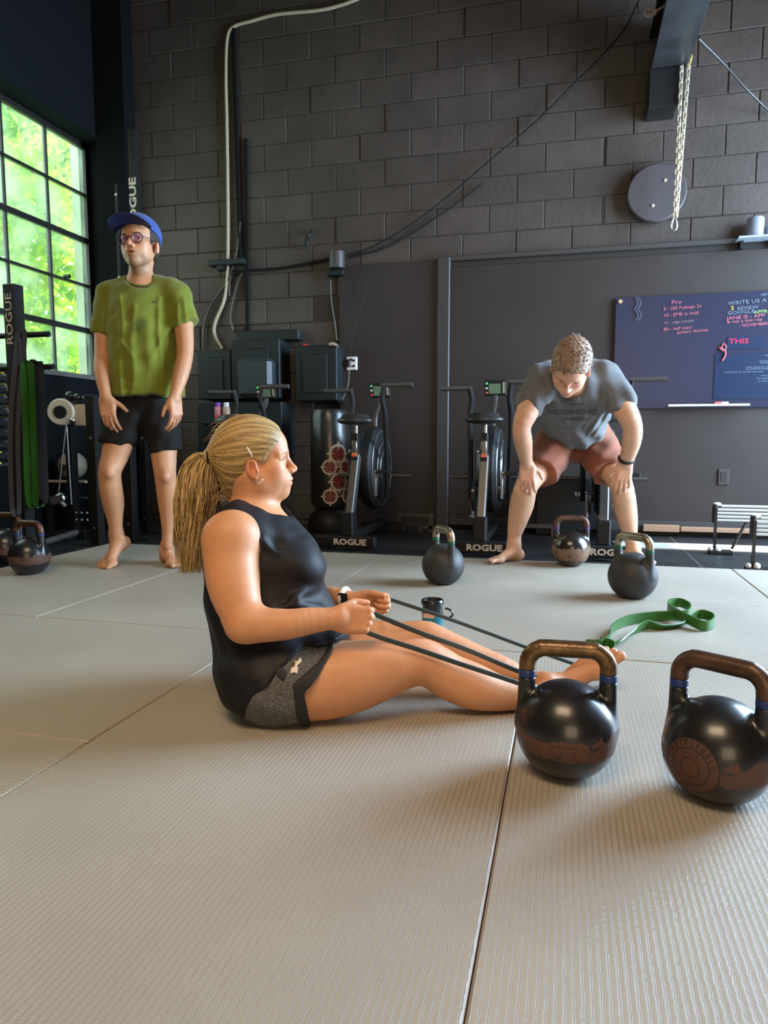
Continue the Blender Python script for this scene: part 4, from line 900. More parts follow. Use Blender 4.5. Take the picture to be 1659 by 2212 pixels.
MB().tube([(-.2, -.11, zs-.02), (.2, -.11, zs-.02)], .010, 8).build('pale_rail', M_tan, t); MB().tube([(-.2, -.11, zs-.14), (.2, -.11, zs-.14)], .008, 8).build('steel_rail', M_grey, t)
o = MB().sph((q[0], q[1], zs-.036-.008+.105), .105, 28).build('medicine_ball', mat('tan_leather', (.33, .27, .19), .6)); tag(o, 'tan medicine ball on the low black shelf', 'ball')
s = MB().box((q[0]+.02, q[1]-.1, zs-.044+.095), (.04, .014, .02), rotm(RC, DC, UP)).build('black_patch', M_blackg); s.parent = o
# big dark frame side behind the standing man
for i, (u0, v0, u1, v1, X) in enumerate(((95, 1172, 165, 1150, -3.15),)):
    a = PX(u0, v0, X); b = PX(u1, v1, X); o = MB().tube([a, b], .02, 8).build('base_rail', M_strut); tag(o, 'low slanting base rail on the floor behind the left kettlebells', 'rail')
log('equipment')
# ================================================================ people: shared builders
M_skinw = mat('skin_woman', (.6, .4, .3), .50, attr='Col', var=.05, vscale=28, bump=.015, bscale=240, sss=.12)
M_skin1 = mat('skin_man', (.6, .4, .3), .52, attr='Col', var=.08, vscale=20, bump=.02, bscale=200, sss=.12)
M_eye = mat('eye_white', (.75, .72, .68), .2); M_iris = mat('iris_dark', (.06, .07, .08), .15)
M_nail = mat('nail', (.75, .5, .42), .25)
class Head:
    def __init__(s, o, F, U, sc): s.o = np.array(o, float); s.F = nrm(F); s.U = nrm(np.array(U)-s.F*(np.array(U) @ s.F)); s.L = np.cross(s.U, s.F); s.s = sc; s.R = np.column_stack([s.F, s.L, s.U])
    def p(s, x, y, z): return s.o+s.R @ (np.array((x, y, z))*s.s)
    def loc(s, P): return ((P-s.o) @ s.R)/s.s
    def e(s, sd, c, r, k=.01, m='add', rot=None): sd.ell(s.p(*c), np.array(r)*s.s, s.R if rot is None else s.R @ rot, k*s.s, m)
    def t(s, sd, nodes, k=.008, m='add'): sd.tube([(s.p(*c), r*s.s) for c, r in nodes], k*s.s, m)
    def build(s, sd, female=False, mouth_open=0., jaw=1., lk=.72):
        if female: lk = 1.
        e, t = s.e, s.t
        e(sd, (-.014, 0, .036), (.094, .074, .080), .02); e(sd, (.034, 0, .030), (.061, .060, .064), .02)
        e(sd, (-.03, 0, .0), (.07, .062, .06), .02)
        e(sd, (.032, 0, -.032), (.052, .054*jaw, .070), .025)
        for y in (-1, 1):
            e(sd, (.050, y*.037, -.024), (.030, .025, .022), .018)
            t(sd, [((-.008, y*.052*jaw, -.040), .016), ((.018, y*.048*jaw, -.074), .015), ((.060, y*.016, -.096), .015)], .025)
            t(sd, [((.087, y*.010, .017), .0075), ((.082, y*.028, .020), .008), ((.066, y*.046, .014), .008)], .014)
        for y in (-1, 1): e(sd, (.042, y*.032, -.054), (.040, .028, .036), .025)
        e(sd, (.073, 0, -.096), (.022, .022, .019), .018)
        e(sd, (.079, 0, -.060), (.024, .030, .028), .022)
        for y in (-1, 1): e(sd, (.0935, y*.031, -.001), (.0155, .0160, .0105), .012, 'sub')
        for y in (-1, 1):
            t(sd, [((.078, y*.016, -.001), .0035), ((.0835, y*.026, .0075), .0036), ((.0800, y*.038, .0065), .0036), ((.071, y*.046, -.001), .0034)], .004)
            t(sd, [((.078, y*.017, -.004), .003), ((.081, y*.030, -.0125), .0034), ((.072, y*.045, -.004), .003)], .005)
        t(sd, [((.087, 0, .008), .0070), ((.098, 0, -.012), .0078), ((.108, 0, -.028), .0085)], .012)
        e(sd, (.1085, 0, -.0315), (.0105, .0105, .0095), .007)
        for y in (-1, 1): e(sd, (.099, y*.0125, -.037), (.011, .0065, .0075), .006)
        for y in (-1, 1): e(sd, (.104, y*.0062, -.0425), (.005, .0030, .0022), .002, 'sub')
        o_ = mouth_open
        e(sd, (.0955, 0, -.0590+o_*.3), (.0105, .022*(.6+.4*lk), .0058*lk), .005); e(sd, (.0985, 0, -.0580+o_*.3), (.006*lk, .010, .0042*lk), .004)
        e(sd, (.0935, 0, -.0712-o_), (.0105, .019*(.7+.3*lk), .0066*lk), .005)
        e(sd, (.1040, 0, -.0652-o_*.4), (.014, .020, .0011+o_), .002, 'sub')
        e(sd, (.086, 0, -.081-o_), (.008, .016, .004), .006, 'sub')
        for y in (-1, 1):
            a = .32*y; rt = np.array(((math.cos(a), -math.sin(a), 0), (math.sin(a), math.cos(a), 0), (0, 0, 1.)))
            c = (-.004, y*.079, -.026)
            b_ = math.radians(-12); rp = np.array(((math.cos(b_), 0, math.sin(b_)), (0, 1, 0), (-math.sin(b_), 0, math.cos(b_))))
            rt = rt @ rp
            def q(x, yy, z): return tuple(np.array(c)+rt @ np.array((x, yy, z)))
            e(sd, q(0, 0, 0), (.0150, .0055, .0265), .005, rot=rt)
            e(sd, q(.001, y*.0065, .003), (.0085, .0080, .0165), .0025, 'sub', rot=rt)
            t(sd, [(q(.011, y*.002, .004), .003), (q(.012, y*.002, .018), .0028), (q(.003, y*.004, .0245), .0032), (q(-.010, y*.005, .019), .0034), (q(-.0140, y*.005, .004), .0034), (q(-.009, y*.003, -.012), .0034), (q(.002, 0, -.023), .0048)], .003)
            t(sd, [(q(-.004, y*.003, .016), .0022), (q(-.008, y*.003, .002), .0024), (q(-.001, y*.003, -.011), .0026)], .003)
            e(sd, q(.0125, y*.0025, -.006), (.004, .004, .006), .003, rot=rt)
        return s
    def eyes(s, parent, look=(1, 0, 0)):
        lk = s.R @ nrm(look)
        for y in (-1, 1):
            c = s.p(.0675, y*.031, -.0025)
            o = MB().sph(c, .0128*s.s, 20).build('eye', M_eye, parent)
            mb = MB(); mb.sph(c+lk*.0085*s.s, .0062*s.s, 14); mb.build('iris', M_iris, o)
    def paint(s, lip=(.55, .22, .18), brow=(.28, .17, .10), cheek=(.75, .30, .20), browy=1., red=.35):
        P = []
        for y in (-1, 1):
            P.append((s.p(.060, y*.042, -.030), np.array((.05, .035, .03))*s.s, s.R, cheek, red, .9))
            P.append((s.p(.086, y*.022, .0185), np.array((.02, .017, .0042))*s.s, s.R, brow, .75*browy, .5)); P.append((s.p(.076, y*.040, .0195), np.array((.02, .012, .0038))*s.s, s.R, brow, .6*browy, .6))
            P.append((s.p(-.006, y*.085, -.028), np.array((.03, .02, .034))*s.s, s.R, cheek, .5, .6))
        P.append((s.p(.108, 0, -.036), np.array((.025, .018, .016))*s.s, s.R, cheek, .45, .8))
        P.append((s.p(.098, 0, -.0595), np.array((.02, .022, .0050))*s.s, s.R, lip, .85, .35)); P.append((s.p(.096, 0, -.0705), np.array((.02, .019, .0058))*s.s, s.R, lip, .8, .35))
        return P
def hand(sd, W, d, n, th, curl, s_=1., thumb=((.75, .55, -.35), (.9, .1, -.5)), spread=.0, k=.004):
    W = np.array(W, float); d = nrm(d); n = nrm(np.array(n)-d*(np.array(n) @ d)); th0 = np.cross(d, n); th = th0 if th0 @ np.array(th) > 0 else -th0
    R = np.column_stack([d, th, n])
    sd.box(W+d*.045*s_-n*.001, np.array((.046, .039, .0135))*s_, R, .0125*s_, .016)
    sd.ell(W+(d*.034+th*.026-n*.012)*s_, np.array((.034, .018, .016))*s_, R, .012); sd.ell(W+(d*.038-th*.026-n*.010)*s_, np.array((.036, .015, .014))*s_, R, .012)
    sd.ell(W, np.array((.026, .028, .019))*s_, R, .016)
    tips = []
    offs = (.0285, .0098, -.0092, -.0270); Ls = ((.041, .025, .021), (.045, .029, .022), (.041, .027, .022), (.033, .020, .019)); bk = (.086, .090, .086, .078); rr = (.0089, .0091, .0086, .0076)
    for i in range(4):
        a = 0; p = W+(d*bk[i]+th*offs[i]+n*.002)*s_; sp = spread*(1.2-i)*.8; dd = nrm(d+th*sp); nodes = [(p-d*.012*s_, rr[i]*1.10*s_)]; sd.ell(p, np.array((.0115, .0105, .0115))*s_, R, .006)
        cl = curl[i] if hasattr(curl[0], '__len__') else curl
        nodes = [(p, rr[i]*1.12*s_)]
        for j in range(3):
            a += math.radians(cl[j]); dr = dd*math.cos(a)-n*math.sin(a); p = p+dr*Ls[i][j]*s_; nodes.append((p, rr[i]*(1.04, .95, .86)[j]*s_))
        sd.tube(nodes, k*.5 if cl[0] > 45 else k); tips.append((p, dr, dr*0+nrm(-dr*0+np.cross(th, dr))))
    t1 = R @ nrm(thumb[0]); t2 = R @ nrm(thumb[1]); b = W+(d*.018+th*.028-n*.008)*s_; m_ = b+t1*.040*s_; m2 = m_+t2*.027*s_; e_ = m2+nrm(t2+R @ nrm(thumb[1])*.2)*.017*s_
    sd.tube([(b, .014*s_), (m_, .0112*s_), (m2, .0104*s_), (e_, .0088*s_)], .008)
    return tips, e_
def foot(sd, A, f, u, med, s_=1., plane=True, curl=0.):
    A = np.array(A, float); f = nrm(f); u = nrm(np.array(u)-f*(np.array(u) @ f)); m0 = np.cross(f, u); m_ = m0 if m0 @ np.array(med) > 0 else -m0; R = np.column_stack([f, m_, u])
    def q(x, y, z): return A+R @ (np.array((x, y, z))*s_)
    sd.ell(q(-.028, 0, -.045), np.array((.036, .030, .032))*s_, R, .02)
    sd.tube([(q(-.005, 0, .02), .030*s_), (q(.0, 0, -.02), .033*s_)], .025)
    for y in (-1, 1): sd.ell(q(-.002, y*.028, -.006), np.array((.013, .011, .014))*s_, R, .012)
    sd.tube([(q(.005, .002, -.022), .030*s_), (q(.050, .008, -.036), .026*s_), (q(.100, .012, -.054), .018*s_)], .02)
    sd.tube([(q(-.01, -.012, -.052), .022*s_), (q(.05, -.020, -.058), .018*s_), (q(.095, -.022, -.062), .014*s_)], .02)
    sd.ell(q(.108, .004, -.060), np.array((.032, .043, .016))*s_, R, .016); sd.ell(q(.112, .028, -.057), np.array((.022, .018, .018))*s_, R, .012)
    tips = []
    for i in range(5):
        y = (.030, .0095, -.006, -.0205, -.034)[i]; b = (.122, .126, .120, .112, .102)[i]; Ln = (.042, .034, .030, .026, .022)[i]; r = (.0125, .0088, .0083, .0080, .0078)[i]
        zt = -.062+r*.2; e_ = q(b+Ln, y*1.05, zt-.003+curl*.02); sd.tube([(q(b-.008, y, -.058), r*.95*s_), (q(b+Ln*.55, y*1.03, zt+.002+curl*.012), r*.92*s_), (e_, r*s_)], .005); tips.append((e_, r))
    if plane: sd.plane(q(0, 0, -.078), -u, .004)
    return tips, R
def nails(tips, R, parent, s_=1.):
    for e_, r in tips: MB().sph(e_+R @ np.array((.003, 0, r*.62))*s_, r*.62*s_, 8, (1, 1, 1)).build('toenail', M_nail, parent)
def box_of(P, r): P = np.array(P); return (P.min(0)-r, P.max(0)+r)
def PT(u, v, t, r=None): return (J(u, v, t), r*t/FPX) if r is not None else J(u, v, t)
# ================================================================ the seated woman
HW = Head(J(549, 992, 1.85), RC*.985+DC*.17+UP*.03, UP, .925)
neckw = [PT(552, 1135, 1.85, 46), PT(545, 1095, 1.85, 45), PT(541, 1045, 1.85, 44)]
Fw = RC; RW = np.column_stack([RC, DC, UP])
def torso_w(sd, g=0.):
    E = lambda u, v, t, r, k=.05, R=RW: sd.ell(J(u, v, t), np.array(r)+g, R, k)
    E(562, 1158, 1.85, (.098, .150, .075)); E(566, 1218, 1.85, (.140, .150, .095)); E(578, 1295, 1.85, (.150, .150, .09)); E(600, 1358, 1.84, (.158, .165, .080)); E(592, 1430, 1.83, (.135, .185, .105))
    sd.ell(J(596, 1476, 1.715)*np.array((1, 1, 0))+UP*(.088+g), np.array((.120, .100, .088))+g, RW, .05); sd.ell(J(600, 1462, 1.95)*np.array((1, 1, 0))+UP*(.088+g), np.array((.120, .100, .088))+g, RW, .05)
    for t in (1.775, 1.93): E(640+ (4 if t > 1.8 else 0), 1222, t, (.060, .066, .062), .04)
    sd.tube([(J(512, 1152, 1.735), .050+g), (J(545, 1140, 1.85), .050+g), (J(585, 1140, 1.98), .050+g)], .04)
    sd.tube([(J(528, 1112, 1.85), .036+g), (J(500, 1130, 1.76), .034+g)], .03); sd.tube([(J(555, 1112, 1.86), .036+g), (J(590, 1128, 1.96), .034+g)], .03)
body = Sdf(); HW.build(body, True); body.tube(neckw, .03); torso_w(body, -.004)
HW.t(body, [((-.02, 0, -.05), .045), ((.010, 0, -.098), .034)], .03)
nearleg = [PT(615, 1475, 1.715, 84), PT(700, 1470, 1.715, 84), PT(763, 1460, 1.72, 77), PT(827, 1445, 1.73, 64), PT(886, 1432, 1.74, 52), PT(930, 1437, 1.745, 49), PT(974, 1463, 1.75, 50), PT(1021, 1482, 1.755, 50), PT(1070, 1496, 1.76, 41), PT(1122, 1503, 1.765, 30), PT(1180, 1511, 1.77, 22)]
farleg = [PT(640, 1430, 1.97, 75), PT(805, 1402, 1.96, 62), PT(870, 1392, 1.95, 50), PT(922, 1388, 1.94, 43), PT(975, 1409, 1.93, 41), PT(1030, 1434, 1.92, 40), PT(1080, 1448, 1.91, 33), PT(1135, 1467, 1.90, 23), PT(1188, 1483, 1.88, 20)]
body.tube(nearleg, .03); body.tube(farleg, .03)
for (u, v, t) in ((905, 1412, 1.74), (915, 1372, 1.94)): body.ell(J(u, v, t), (.040, .034, .026), RW, .03)
neararm = [PT(498, 1172, 1.70, 57), PT(498, 1215, 1.685, 58), PT(507, 1275, 1.66, 55), PT(527, 1345, 1.63, 40)]
body.tube(neararm, .03); body.ell(J(500, 1160, 1.70), (.064, .058, .060), RW, .03)
body.tube([PT(530, 1348, 1.63, 36), PT(575, 1350, 1.625, 37), PT(625, 1348, 1.625, 33), PT(670, 1341, 1.635, 29), PT(730, 1335, 1.648, 22)], .03)
body.tube([PT(590, 1160, 2.0, 42), PT(612, 1260, 2.08, 38), PT(628, 1325, 2.10, 30)], .03)
body.tube([PT(628, 1322, 2.10, 28), PT(690, 1290, 2.03, 24), PT(780, 1297, 1.975, 16)], .02)
wn = J(730, 1335, 1.648); wf = J(780, 1298, 1.975)
fist = ((72, 95, 55), (76, 95, 55), (78, 95, 55), (80, 95, 55))
tips_n, thn = hand(body, wn, RC*.97-UP*.10+DC*.1, -DC+UP*.25, UP+DC*.2, fist, .82, ((.60, .50, -.62), (.95, .05, -.28)))
tips_f, thf = hand(body, wf, RC*.96-UP*.08-DC*.15, DC+UP*.2, UP, fist, .80, ((.60, .50, -.62), (.95, .05, -.28)))
ftips, fR = foot(body, J(1192, 1482, 1.88), RC*.70+UP*.71-DC*.05, UP*.7-RC*.7-DC*.75, -DC, 1.12, False, .35)
ntips, nR = foot(body, J(1185, 1511, 1.77), RC*.85-UP*.12-DC*.32, UP*.85+RC*.1, -DC*0+DC, .93, False)
body.plane((0, 0, .0006), (0, 0, -1), .012)
base_w = (.61, .28, .135)
pw = HW.paint(lip=(.55, .17, .13), brow=(.30, .17, .09), cheek=(.78, .30, .18), browy=.8, red=.30)
for t_ in (tips_n, tips_f):
    for p_, dr, _ in t_: pw.append((p_, np.array((.012,)*3), None, (.78, .36, .26), .6, .8))
for e_, r in ftips: pw.append((e_, np.array((.018,)*3), None, (.80, .34, .24), .6, .8))
pw.append((HW.p(-.045, 0, -.085), np.array((.045, .09, .055))*.925, HW.R, (.30, .16, .08), .75, .8)); pw.append((HW.p(-.008, -.088, -.028), np.array((.012, .02, .018))*.925, HW.R, (.50, .16, .09), .6, .6))  # brown nape stubble, then reddish shade painted into the ear hollow
pw.append((J(530, 1388, 1.63), np.array((.04,)*3), None, (.74, .33, .20), .5, .9)); pw.append((J(915, 1385, 1.74), np.array((.05,)*3), None, (.76, .40, .28), .4, .9))
headbox = (HW.p(0, 0, 0)-.155, HW.p(0, 0, 0)+.145)
W_ = thing('person', 'seated woman in black tank top and grey shorts with blonde ponytail, pulling a band', 'person', tuple(PZ(600, 1520)))
Winv = np.array(W_.location)
def fixparent(o, root):
    o.parent = root; o.matrix_parent_inverse = Matrix.Translation(-Vector(root.location)); return o
ob = sdf_obj('body', body, .0062, M_skinw, None, fine=[(headbox[0], headbox[1], .0021), (*box_of([wn-.02, wn+RC*.11], .055), .0026), (*box_of([wf-.01, wf+RC*.10], .055), .0026), (*box_of([J(1200, 1480, 1.88), J(1330, 1400, 1.88)], .06), .003)], paint=pw, base=base_w)
fixparent(ob, W_); log('woman body %d' % len(ob.data.polygons))
ey = thing('tmp', '', ''); HW.eyes(W_, (1, -.35, 0))
bpy.data.objects.remove(ey)
for o in list(W_.children):
    if o.name.startswith('eye'): o.matrix_parent_inverse = Matrix.Translation(-Vector(W_.location))
def poly_px(sd, pts, t, k=.003, m='int'): sd.poly([J(u, v, t) for u, v in pts], DC, k, m)
def wrink(P, a, f, amp, ph=0., b=None):
    a = nrm(a); b = nrm(b if b is not None else np.cross(a, (.3, .5, .8))); return amp*np.sin((P @ a)*f+ph+1.6*np.sin((P @ b)*f*.31+ph*1.7))
def shorts_w(g):
    s = Sdf(); s.tube([(p, r+g) for p, r in nearleg[:4]], .03); s.tube([(p, r+g) for p, r in farleg[:3]], .03)
    s.ell(J(592, 1430, 1.83), np.array((.135, .185, .105))+g, RW, .05); s.ell(J(596, 1476, 1.715)*np.array((1, 1, 0))+UP*(.088+g), np.array((.120, .100, .088))+g, RW, .05); s.ell(J(600, 1462, 1.95)*np.array((1, 1, 0))+UP*(.088+g), np.array((.120, .100, .088))+g, RW, .05)
    s.disp = lambda P: wrink(P, (1, 0, .8), 75, .0015, 1.); return s
M_tank = mat('black_tank_fabric', (.0085, .0075, .011), .60, sheen=.0, bump=.02, bscale=300, spec=.3)
tank = Sdf(); torso_w(tank, .0100); SW_ = shorts_w(.0080); tank._a(lambda P: SW_.ev(P), J(600, 1450, 1.83), .42, .012, 'add')
def ridge(sd, pts, r, k=.02): sd.tube([(J(u, v, t), r) for u, v, t in pts], k)
ridge(tank, [(640, 1290, 1.70), (665, 1272, 1.74), (690, 1263, 1.82)], .006, .02); ridge(tank, [(600, 1318, 1.69), (640, 1308, 1.70), (690, 1316, 1.76)], .005, .02); ridge(tank, [(565, 1170, 1.69), (600, 1195, 1.70), (640, 1205, 1.74)], .004, .02)
tank.ell(J(573, 1098, 1.85), (.072, .078, .052), RW, .006, 'sub'); tank.tube([PT(545, 1110, 1.85, 52), PT(541, 1045, 1.85, 52)], .004, 'sub')
tank.tube([(J(488, 1100, 1.66), .05), (J(490, 1180, 1.66), .062), (J(495, 1260, 1.64), .055)], .006, 'sub'); tank.tube([(J(612, 1090, 2.03), .05), (J(612, 1200, 2.05), .06)], .006, 'sub')
poly_px(tank, [(752, 1384), (706, 1378), (665, 1392), (635, 1410), (600, 1449), (579, 1468), (547, 1502), (533, 1528), (526, 1548), (500, 1570), (380, 1500), (380, 1030), (780, 1030), (780, 1384)], 1.65, .004)
tank.ell(J(700, 1362, 1.80), (.056, .135, .022), RW, .03); tank.ell(J(728, 1366, 1.84), (.030, .10, .016), RW, .02)
tank.plane((0, 0, .0012), (0, 0, -1), .01)
tank.disp = lambda P: .006*np.exp(-(((P[:, 2]-.44)-.10*(P[:, 0]-J(690, 1284, 1.8)[0]))/.008)**2)*np.clip((P[:, 0]-J(640, 1284, 1.8)[0])*12, 0, 1)+wrink(P, (.35, .2, 1), 70, .0022, .5)*np.clip((.62-P[:, 2])*6, .15, 1)+wrink(P, (1, .1, .5), 120, .0010, 2.)
fixparent(sdf_obj('tank_top', tank, .0042, M_tank), W_); log('tank')
m_, N, L, b = nodes_of('grey_marl_shorts', (.085, .085, .085), .8, .2); tcn = N.new('ShaderNodeTexCoord'); mp_ = N.new('ShaderNodeMapping'); mp_.inputs['Scale'].default_value = (60, 60, 420); L.new(tcn.outputs['Object'], mp_.inputs[0])
n_ = N.new('ShaderNodeTexNoise'); n_.inputs['Scale'].default_value = 2; L.new(mp_.outputs[0], n_.inputs['Vector']); L.new(ramp(N, L, n_.outputs['Fac'], [(.35, (.05, .05, .05)), (.65, (.17, .165, .16))]), b.inputs['Base Color'])
sw = shorts_w(.0045); poly_px(sw, [(733, 1384), (695, 1440), (646, 1480), (648, 1503), (655, 1566), (656, 1600), (440, 1600), (440, 1380), (600, 1330), (745, 1300)], 1.63)
sw.plane((0, 0, .0008), (0, 0, -1), .008); fixparent(sdf_obj('shorts', sw, .0042, m_), W_)
sh_ = shorts_w(.009); poly_px(sh_, [(730, 1381), (716, 1417), (689, 1456), (662, 1487), (660, 1499), (664, 1524), (664, 1590), (645, 1590), (645, 1565), (637, 1503), (635, 1473), (686, 1432), (726, 1381)], 1.63)
sh_.plane((0, 0, .0008), (0, 0, -1), .006); fixparent(sdf_obj('shorts_hem', sh_, .0035, mat('black_hem', (.012, .012, .013), .7)), W_)
pk_ = shorts_w(.0085); poly_px(pk_, [(598, 1440), (612, 1436), (621, 1448), (616, 1462), (603, 1454)], 1.63); o = fixparent(sdf_obj('pocket_edge', pk_, .003, mat('black_hem', (.012, .012, .013), .7)), W_)
# logo of two interlocked arcs on the hip
M_logo = mat('cream_logo', (.80, .66, .52), .5)
for pts in ([(646, 1425), (641, 1431), (637, 1429), (640, 1437), (646, 1434), (651, 1431), (648, 1424)], [(632, 1440), (630, 1449), (638, 1447), (642, 1450), (644, 1441), (637, 1441)]):
    lg = shorts_w(.0075); poly_px(lg, pts, 1.625, .0005); o = sdf_obj('logo', lg, .0016, M_logo); fixparent(o, W_)
lg = shorts_w(.0075); poly_px(lg, [(639, 1432), (643, 1434), (640, 1444), (636, 1442)], 1.625, .0005); fixparent(sdf_obj('logo', lg, .0016, M_logo), W_)
# hair
M_hair = mat('blonde_hair', (.5, .35, .15), .45, attr='Col', spec=.4)
hair = Sdf(); e = HW.e
e(hair, (-.014, 0, .036), (.103, .083, .090), .02); e(hair, (.026, 0, .034), (.062, .067, .068), .02); e(hair, (-.034, 0, .0), (.078, .072, .070), .02)
HW.t(hair, [((-.05, 0, -.03), .056), ((-.060, 0, -.085), .034), ((-.055, 0, -.12), .024)], .02)
HW.t(hair, [((-.10, 0, .02), .030), ((-.128, 0, .012), .016)], .03)
hl = [(.068, .125), (.076, .080), (.070, .052), (.056, .034), (.040, .020), (.030, -.002), (.024, -.016), (.016, -.008), (.010, .000), (-.004, .005), (-.020, -.004), (-.027, -.020), (-.020, -.040), (-.024, -.065), (-.036, -.095), (-.055, -.13), (-.16, -.14), (-.18, .16), (.0, .18)]
hair.poly([HW.p(x, 0, z) for x, z in hl], HW.L, .004)
TIE = np.array((-.128, 0, .014))
def hphase(P):
    q = HW.loc(P); v = q-TIE; return np.arctan2(v[:, 1], v[:, 2]+.35*v[:, 0]*0), q
def hdisp(P):
    ph, q = hphase(P); d_ = np.linalg.norm(q-TIE, axis=1); x = ph*24+3*np.sin(d_*22+ph*3); return .0006*np.sin(x)+.0006*np.sin(ph*71+2*np.sin(d_*35))
hair.disp = hdisp
def hpaint(V, col):
    ph, q = hphase(V); d_ = np.linalg.norm(q-TIE, axis=1); a = .5+.5*np.sin(ph*29+4*np.sin(d_*18)+2*np.sin(ph*9)); b_ = .5+.5*np.sin(ph*113+3*np.sin(d_*30+1)); c_ = .5+.5*np.sin(ph*190+2*np.sin(d_*40)); w_ = np.clip(.03+.30*a+.32*b_+.28*b_*c_, 0, 1)
    lo = np.array((.11, .058, .024)); hi = np.array((.78, .54, .22)); col[:, :3] = lo+(hi-lo)*w_[:, None]; root = np.clip((q[:, 0]-.02)/.06, 0, 1)*np.clip(1-(q[:, 2]-.03)/.05, .2, 1); nape = np.clip((-.03-q[:, 2])/.06, 0, 1)
    col[:, :3] *= (1-.45*np.maximum(root, nape))[:, None]; return col
fixparent(sdf_obj('hair', hair, .0021, M_hair, paint=[hpaint], base=(.5, .3, .1)), W_)
tie = HW.p(*TIE); pt_ = HW.R
o = MB(); o.tube([tie+HW.R @ np.array((.004, .017*math.cos(a), .017*math.sin(a))) for a in np.linspace(0, 2*PI, 20)[:-1]], .0055, 8, closed=True); fixparent(o.build('hair_tie', M_black), W_)
def strands(name, paths, r0, m, parent, seg=16, rr=3, colf=None):
    V = []; F = []; cols = []
    for path, rad, cc in paths:
        P = np.array(path); n = len(P); T = np.gradient(P, axis=0); T /= np.linalg.norm(T, axis=1)[:, None]+1e-9; up = np.cross(T, (.31, .2, .9)); up /= np.linalg.norm(up, axis=1)[:, None]+1e-9; sd2 = np.cross(T, up); o = len(V)
        for i in range(n):
            r_ = rad*(1-.75*(i/(n-1))**3)
            for k in range(rr): a = 2*PI*k/rr; V.append(P[i]+r_*(up[i]*math.cos(a)+sd2[i]*math.sin(a))); cols.append((*cc, 1))
        for i in range(n-1):
            for k in range(rr): F.append((o+i*rr+k, o+i*rr+(k+1) % rr, o+(i+1)*rr+(k+1) % rr, o+(i+1)*rr+k))
    me = bpy.data.meshes.new(name); me.from_pydata([tuple(x) for x in V], [], F); me.polygons.foreach_set('use_smooth', [True]*len(F)); me.materials.append(m)
    at = me.color_attributes.new('Col', 'FLOAT_COLOR', 'POINT'); at.data.foreach_set('color', np.array(cols, np.float32).ravel()); me.update()
    return link(name, me, parent)
cl = bez([tie, J(448, 978, 1.85), J(430, 1004, 1.84), J(424, 1050, 1.83), J(420, 1110, 1.83), J(415, 1170, 1.83), J(416, 1230, 1.83)], 5)
wd = np.interp(np.linspace(0, 1, len(cl)), [0, .1, .3, .55, .8, 1], [.014, .026, .040, .050, .042, .028])
r2 = np.random.default_rng(5); paths = []
for i in range(1300):
    a = r2.uniform(0, 2*PI); q = r2.uniform(0, 1)**.5; ox, oy = q*math.cos(a), q*math.sin(a)*.6; ph = r2.uniform(0, 6); L_ = min(1, r2.uniform(.62, 1.08)); n = max(4, int(len(cl)*L_)); ph = (i % 9)*.7+r2.normal(0, .25); path = []
    for j in range(n):
        t_ = j/(len(cl)-1); wv = .006*math.sin(ph+t_*8)+.003*math.sin(ph*2+t_*15)
        path.append(cl[j]+RC*(ox*wd[j]+wv*t_*1.6)+DC*(oy*wd[j]+wv)+UP*(-.01*q*t_))
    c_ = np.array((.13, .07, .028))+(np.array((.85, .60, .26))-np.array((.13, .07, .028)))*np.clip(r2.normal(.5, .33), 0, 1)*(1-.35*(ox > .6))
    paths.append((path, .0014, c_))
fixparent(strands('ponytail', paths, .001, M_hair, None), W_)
paths = []
for i in range(60):
    a = r2.uniform(-1.2, 1.5); x0 = r2.uniform(-.10, .08); b0 = np.array((x0, r2.choice((-1, 1))*r2.uniform(0, .05), .0)); zz = .036+.09*math.sqrt(max(0, 1-((x0+.014)/.103)**2-(b0[1]/.083)**2))
    p0 = np.array((x0, b0[1], zz-.003)); d_ = nrm((-.8+r2.normal(0, .3), r2.normal(0, .3), r2.uniform(.0, .35))); Ln = r2.uniform(.02, .05)
    paths.append(([HW.p(*(p0+d_*Ln*t+np.array((0, 0, -.6*Ln*t*t)))) for t in np.linspace(0, 1, 6)], .00045, (.7, .5, .25)))
for i in range(26):
    p0 = np.array((-.075+r2.normal(0, .01), r2.uniform(-.03, .03), -.06-r2.uniform(0, .05))); d_ = nrm((-.9, r2.normal(0, .3), -.4+r2.normal(0, .3))); Ln = r2.uniform(.03, .06)
    paths.append(([HW.p(*(p0+d_*Ln*t+np.array((0, 0, -.5*Ln*t*t)))) for t in np.linspace(0, 1, 6)], .00045, (.6, .42, .2)))
fixparent(strands('flyaway_hair', paths, .001, M_hair, None), W_)
# clip, earring, watch, toenails
cp = [HW.p(.028-.0*k, -.0815-.004*(1-abs(k-1.5)/1.5), .063-.017*k) for k in range(4)]
cp = [J(525, 948, 1.775), J(530, 960, 1.772), J(537, 972, 1.771), J(545, 987, 1.775)]
fixparent(MB().tube(bez(cp, 4), [.0012+.0022*math.sin(PI*i/12) for i in range(13)], 8).build('hair_clip', mat('pearl_clip', (.80, .74, .60), .25)), W_)
for (u, v) in ((558, 1043), (565, 1037)): fixparent(MB().tube([J(u, v, 1.772)+RC*.003*math.cos(a)+UP*.004*math.sin(a) for a in np.linspace(0, 2*PI, 12)[:-1]], .0007, 5, closed=True).build('earring', M_steel), W_)
wc = J(745, 1293, 1.995); ax = nrm(J(768, 1297, 1.98)-J(690, 1290, 2.03)); y_ = nrm(np.cross(ax, UP)); z_ = np.cross(y_, ax)
fixparent(MB().tube([wc+(y_*math.cos(a)+z_*math.sin(a))*.0265 for a in np.linspace(0, 2*PI, 28)[:-1]], .0085, 8, closed=True, flat=1).build('watch_strap', mat('white_silicone', (.75, .72, .68), .5)), W_)
fc_ = wc+nrm(-DC+UP*.12)*.030-ax*.006
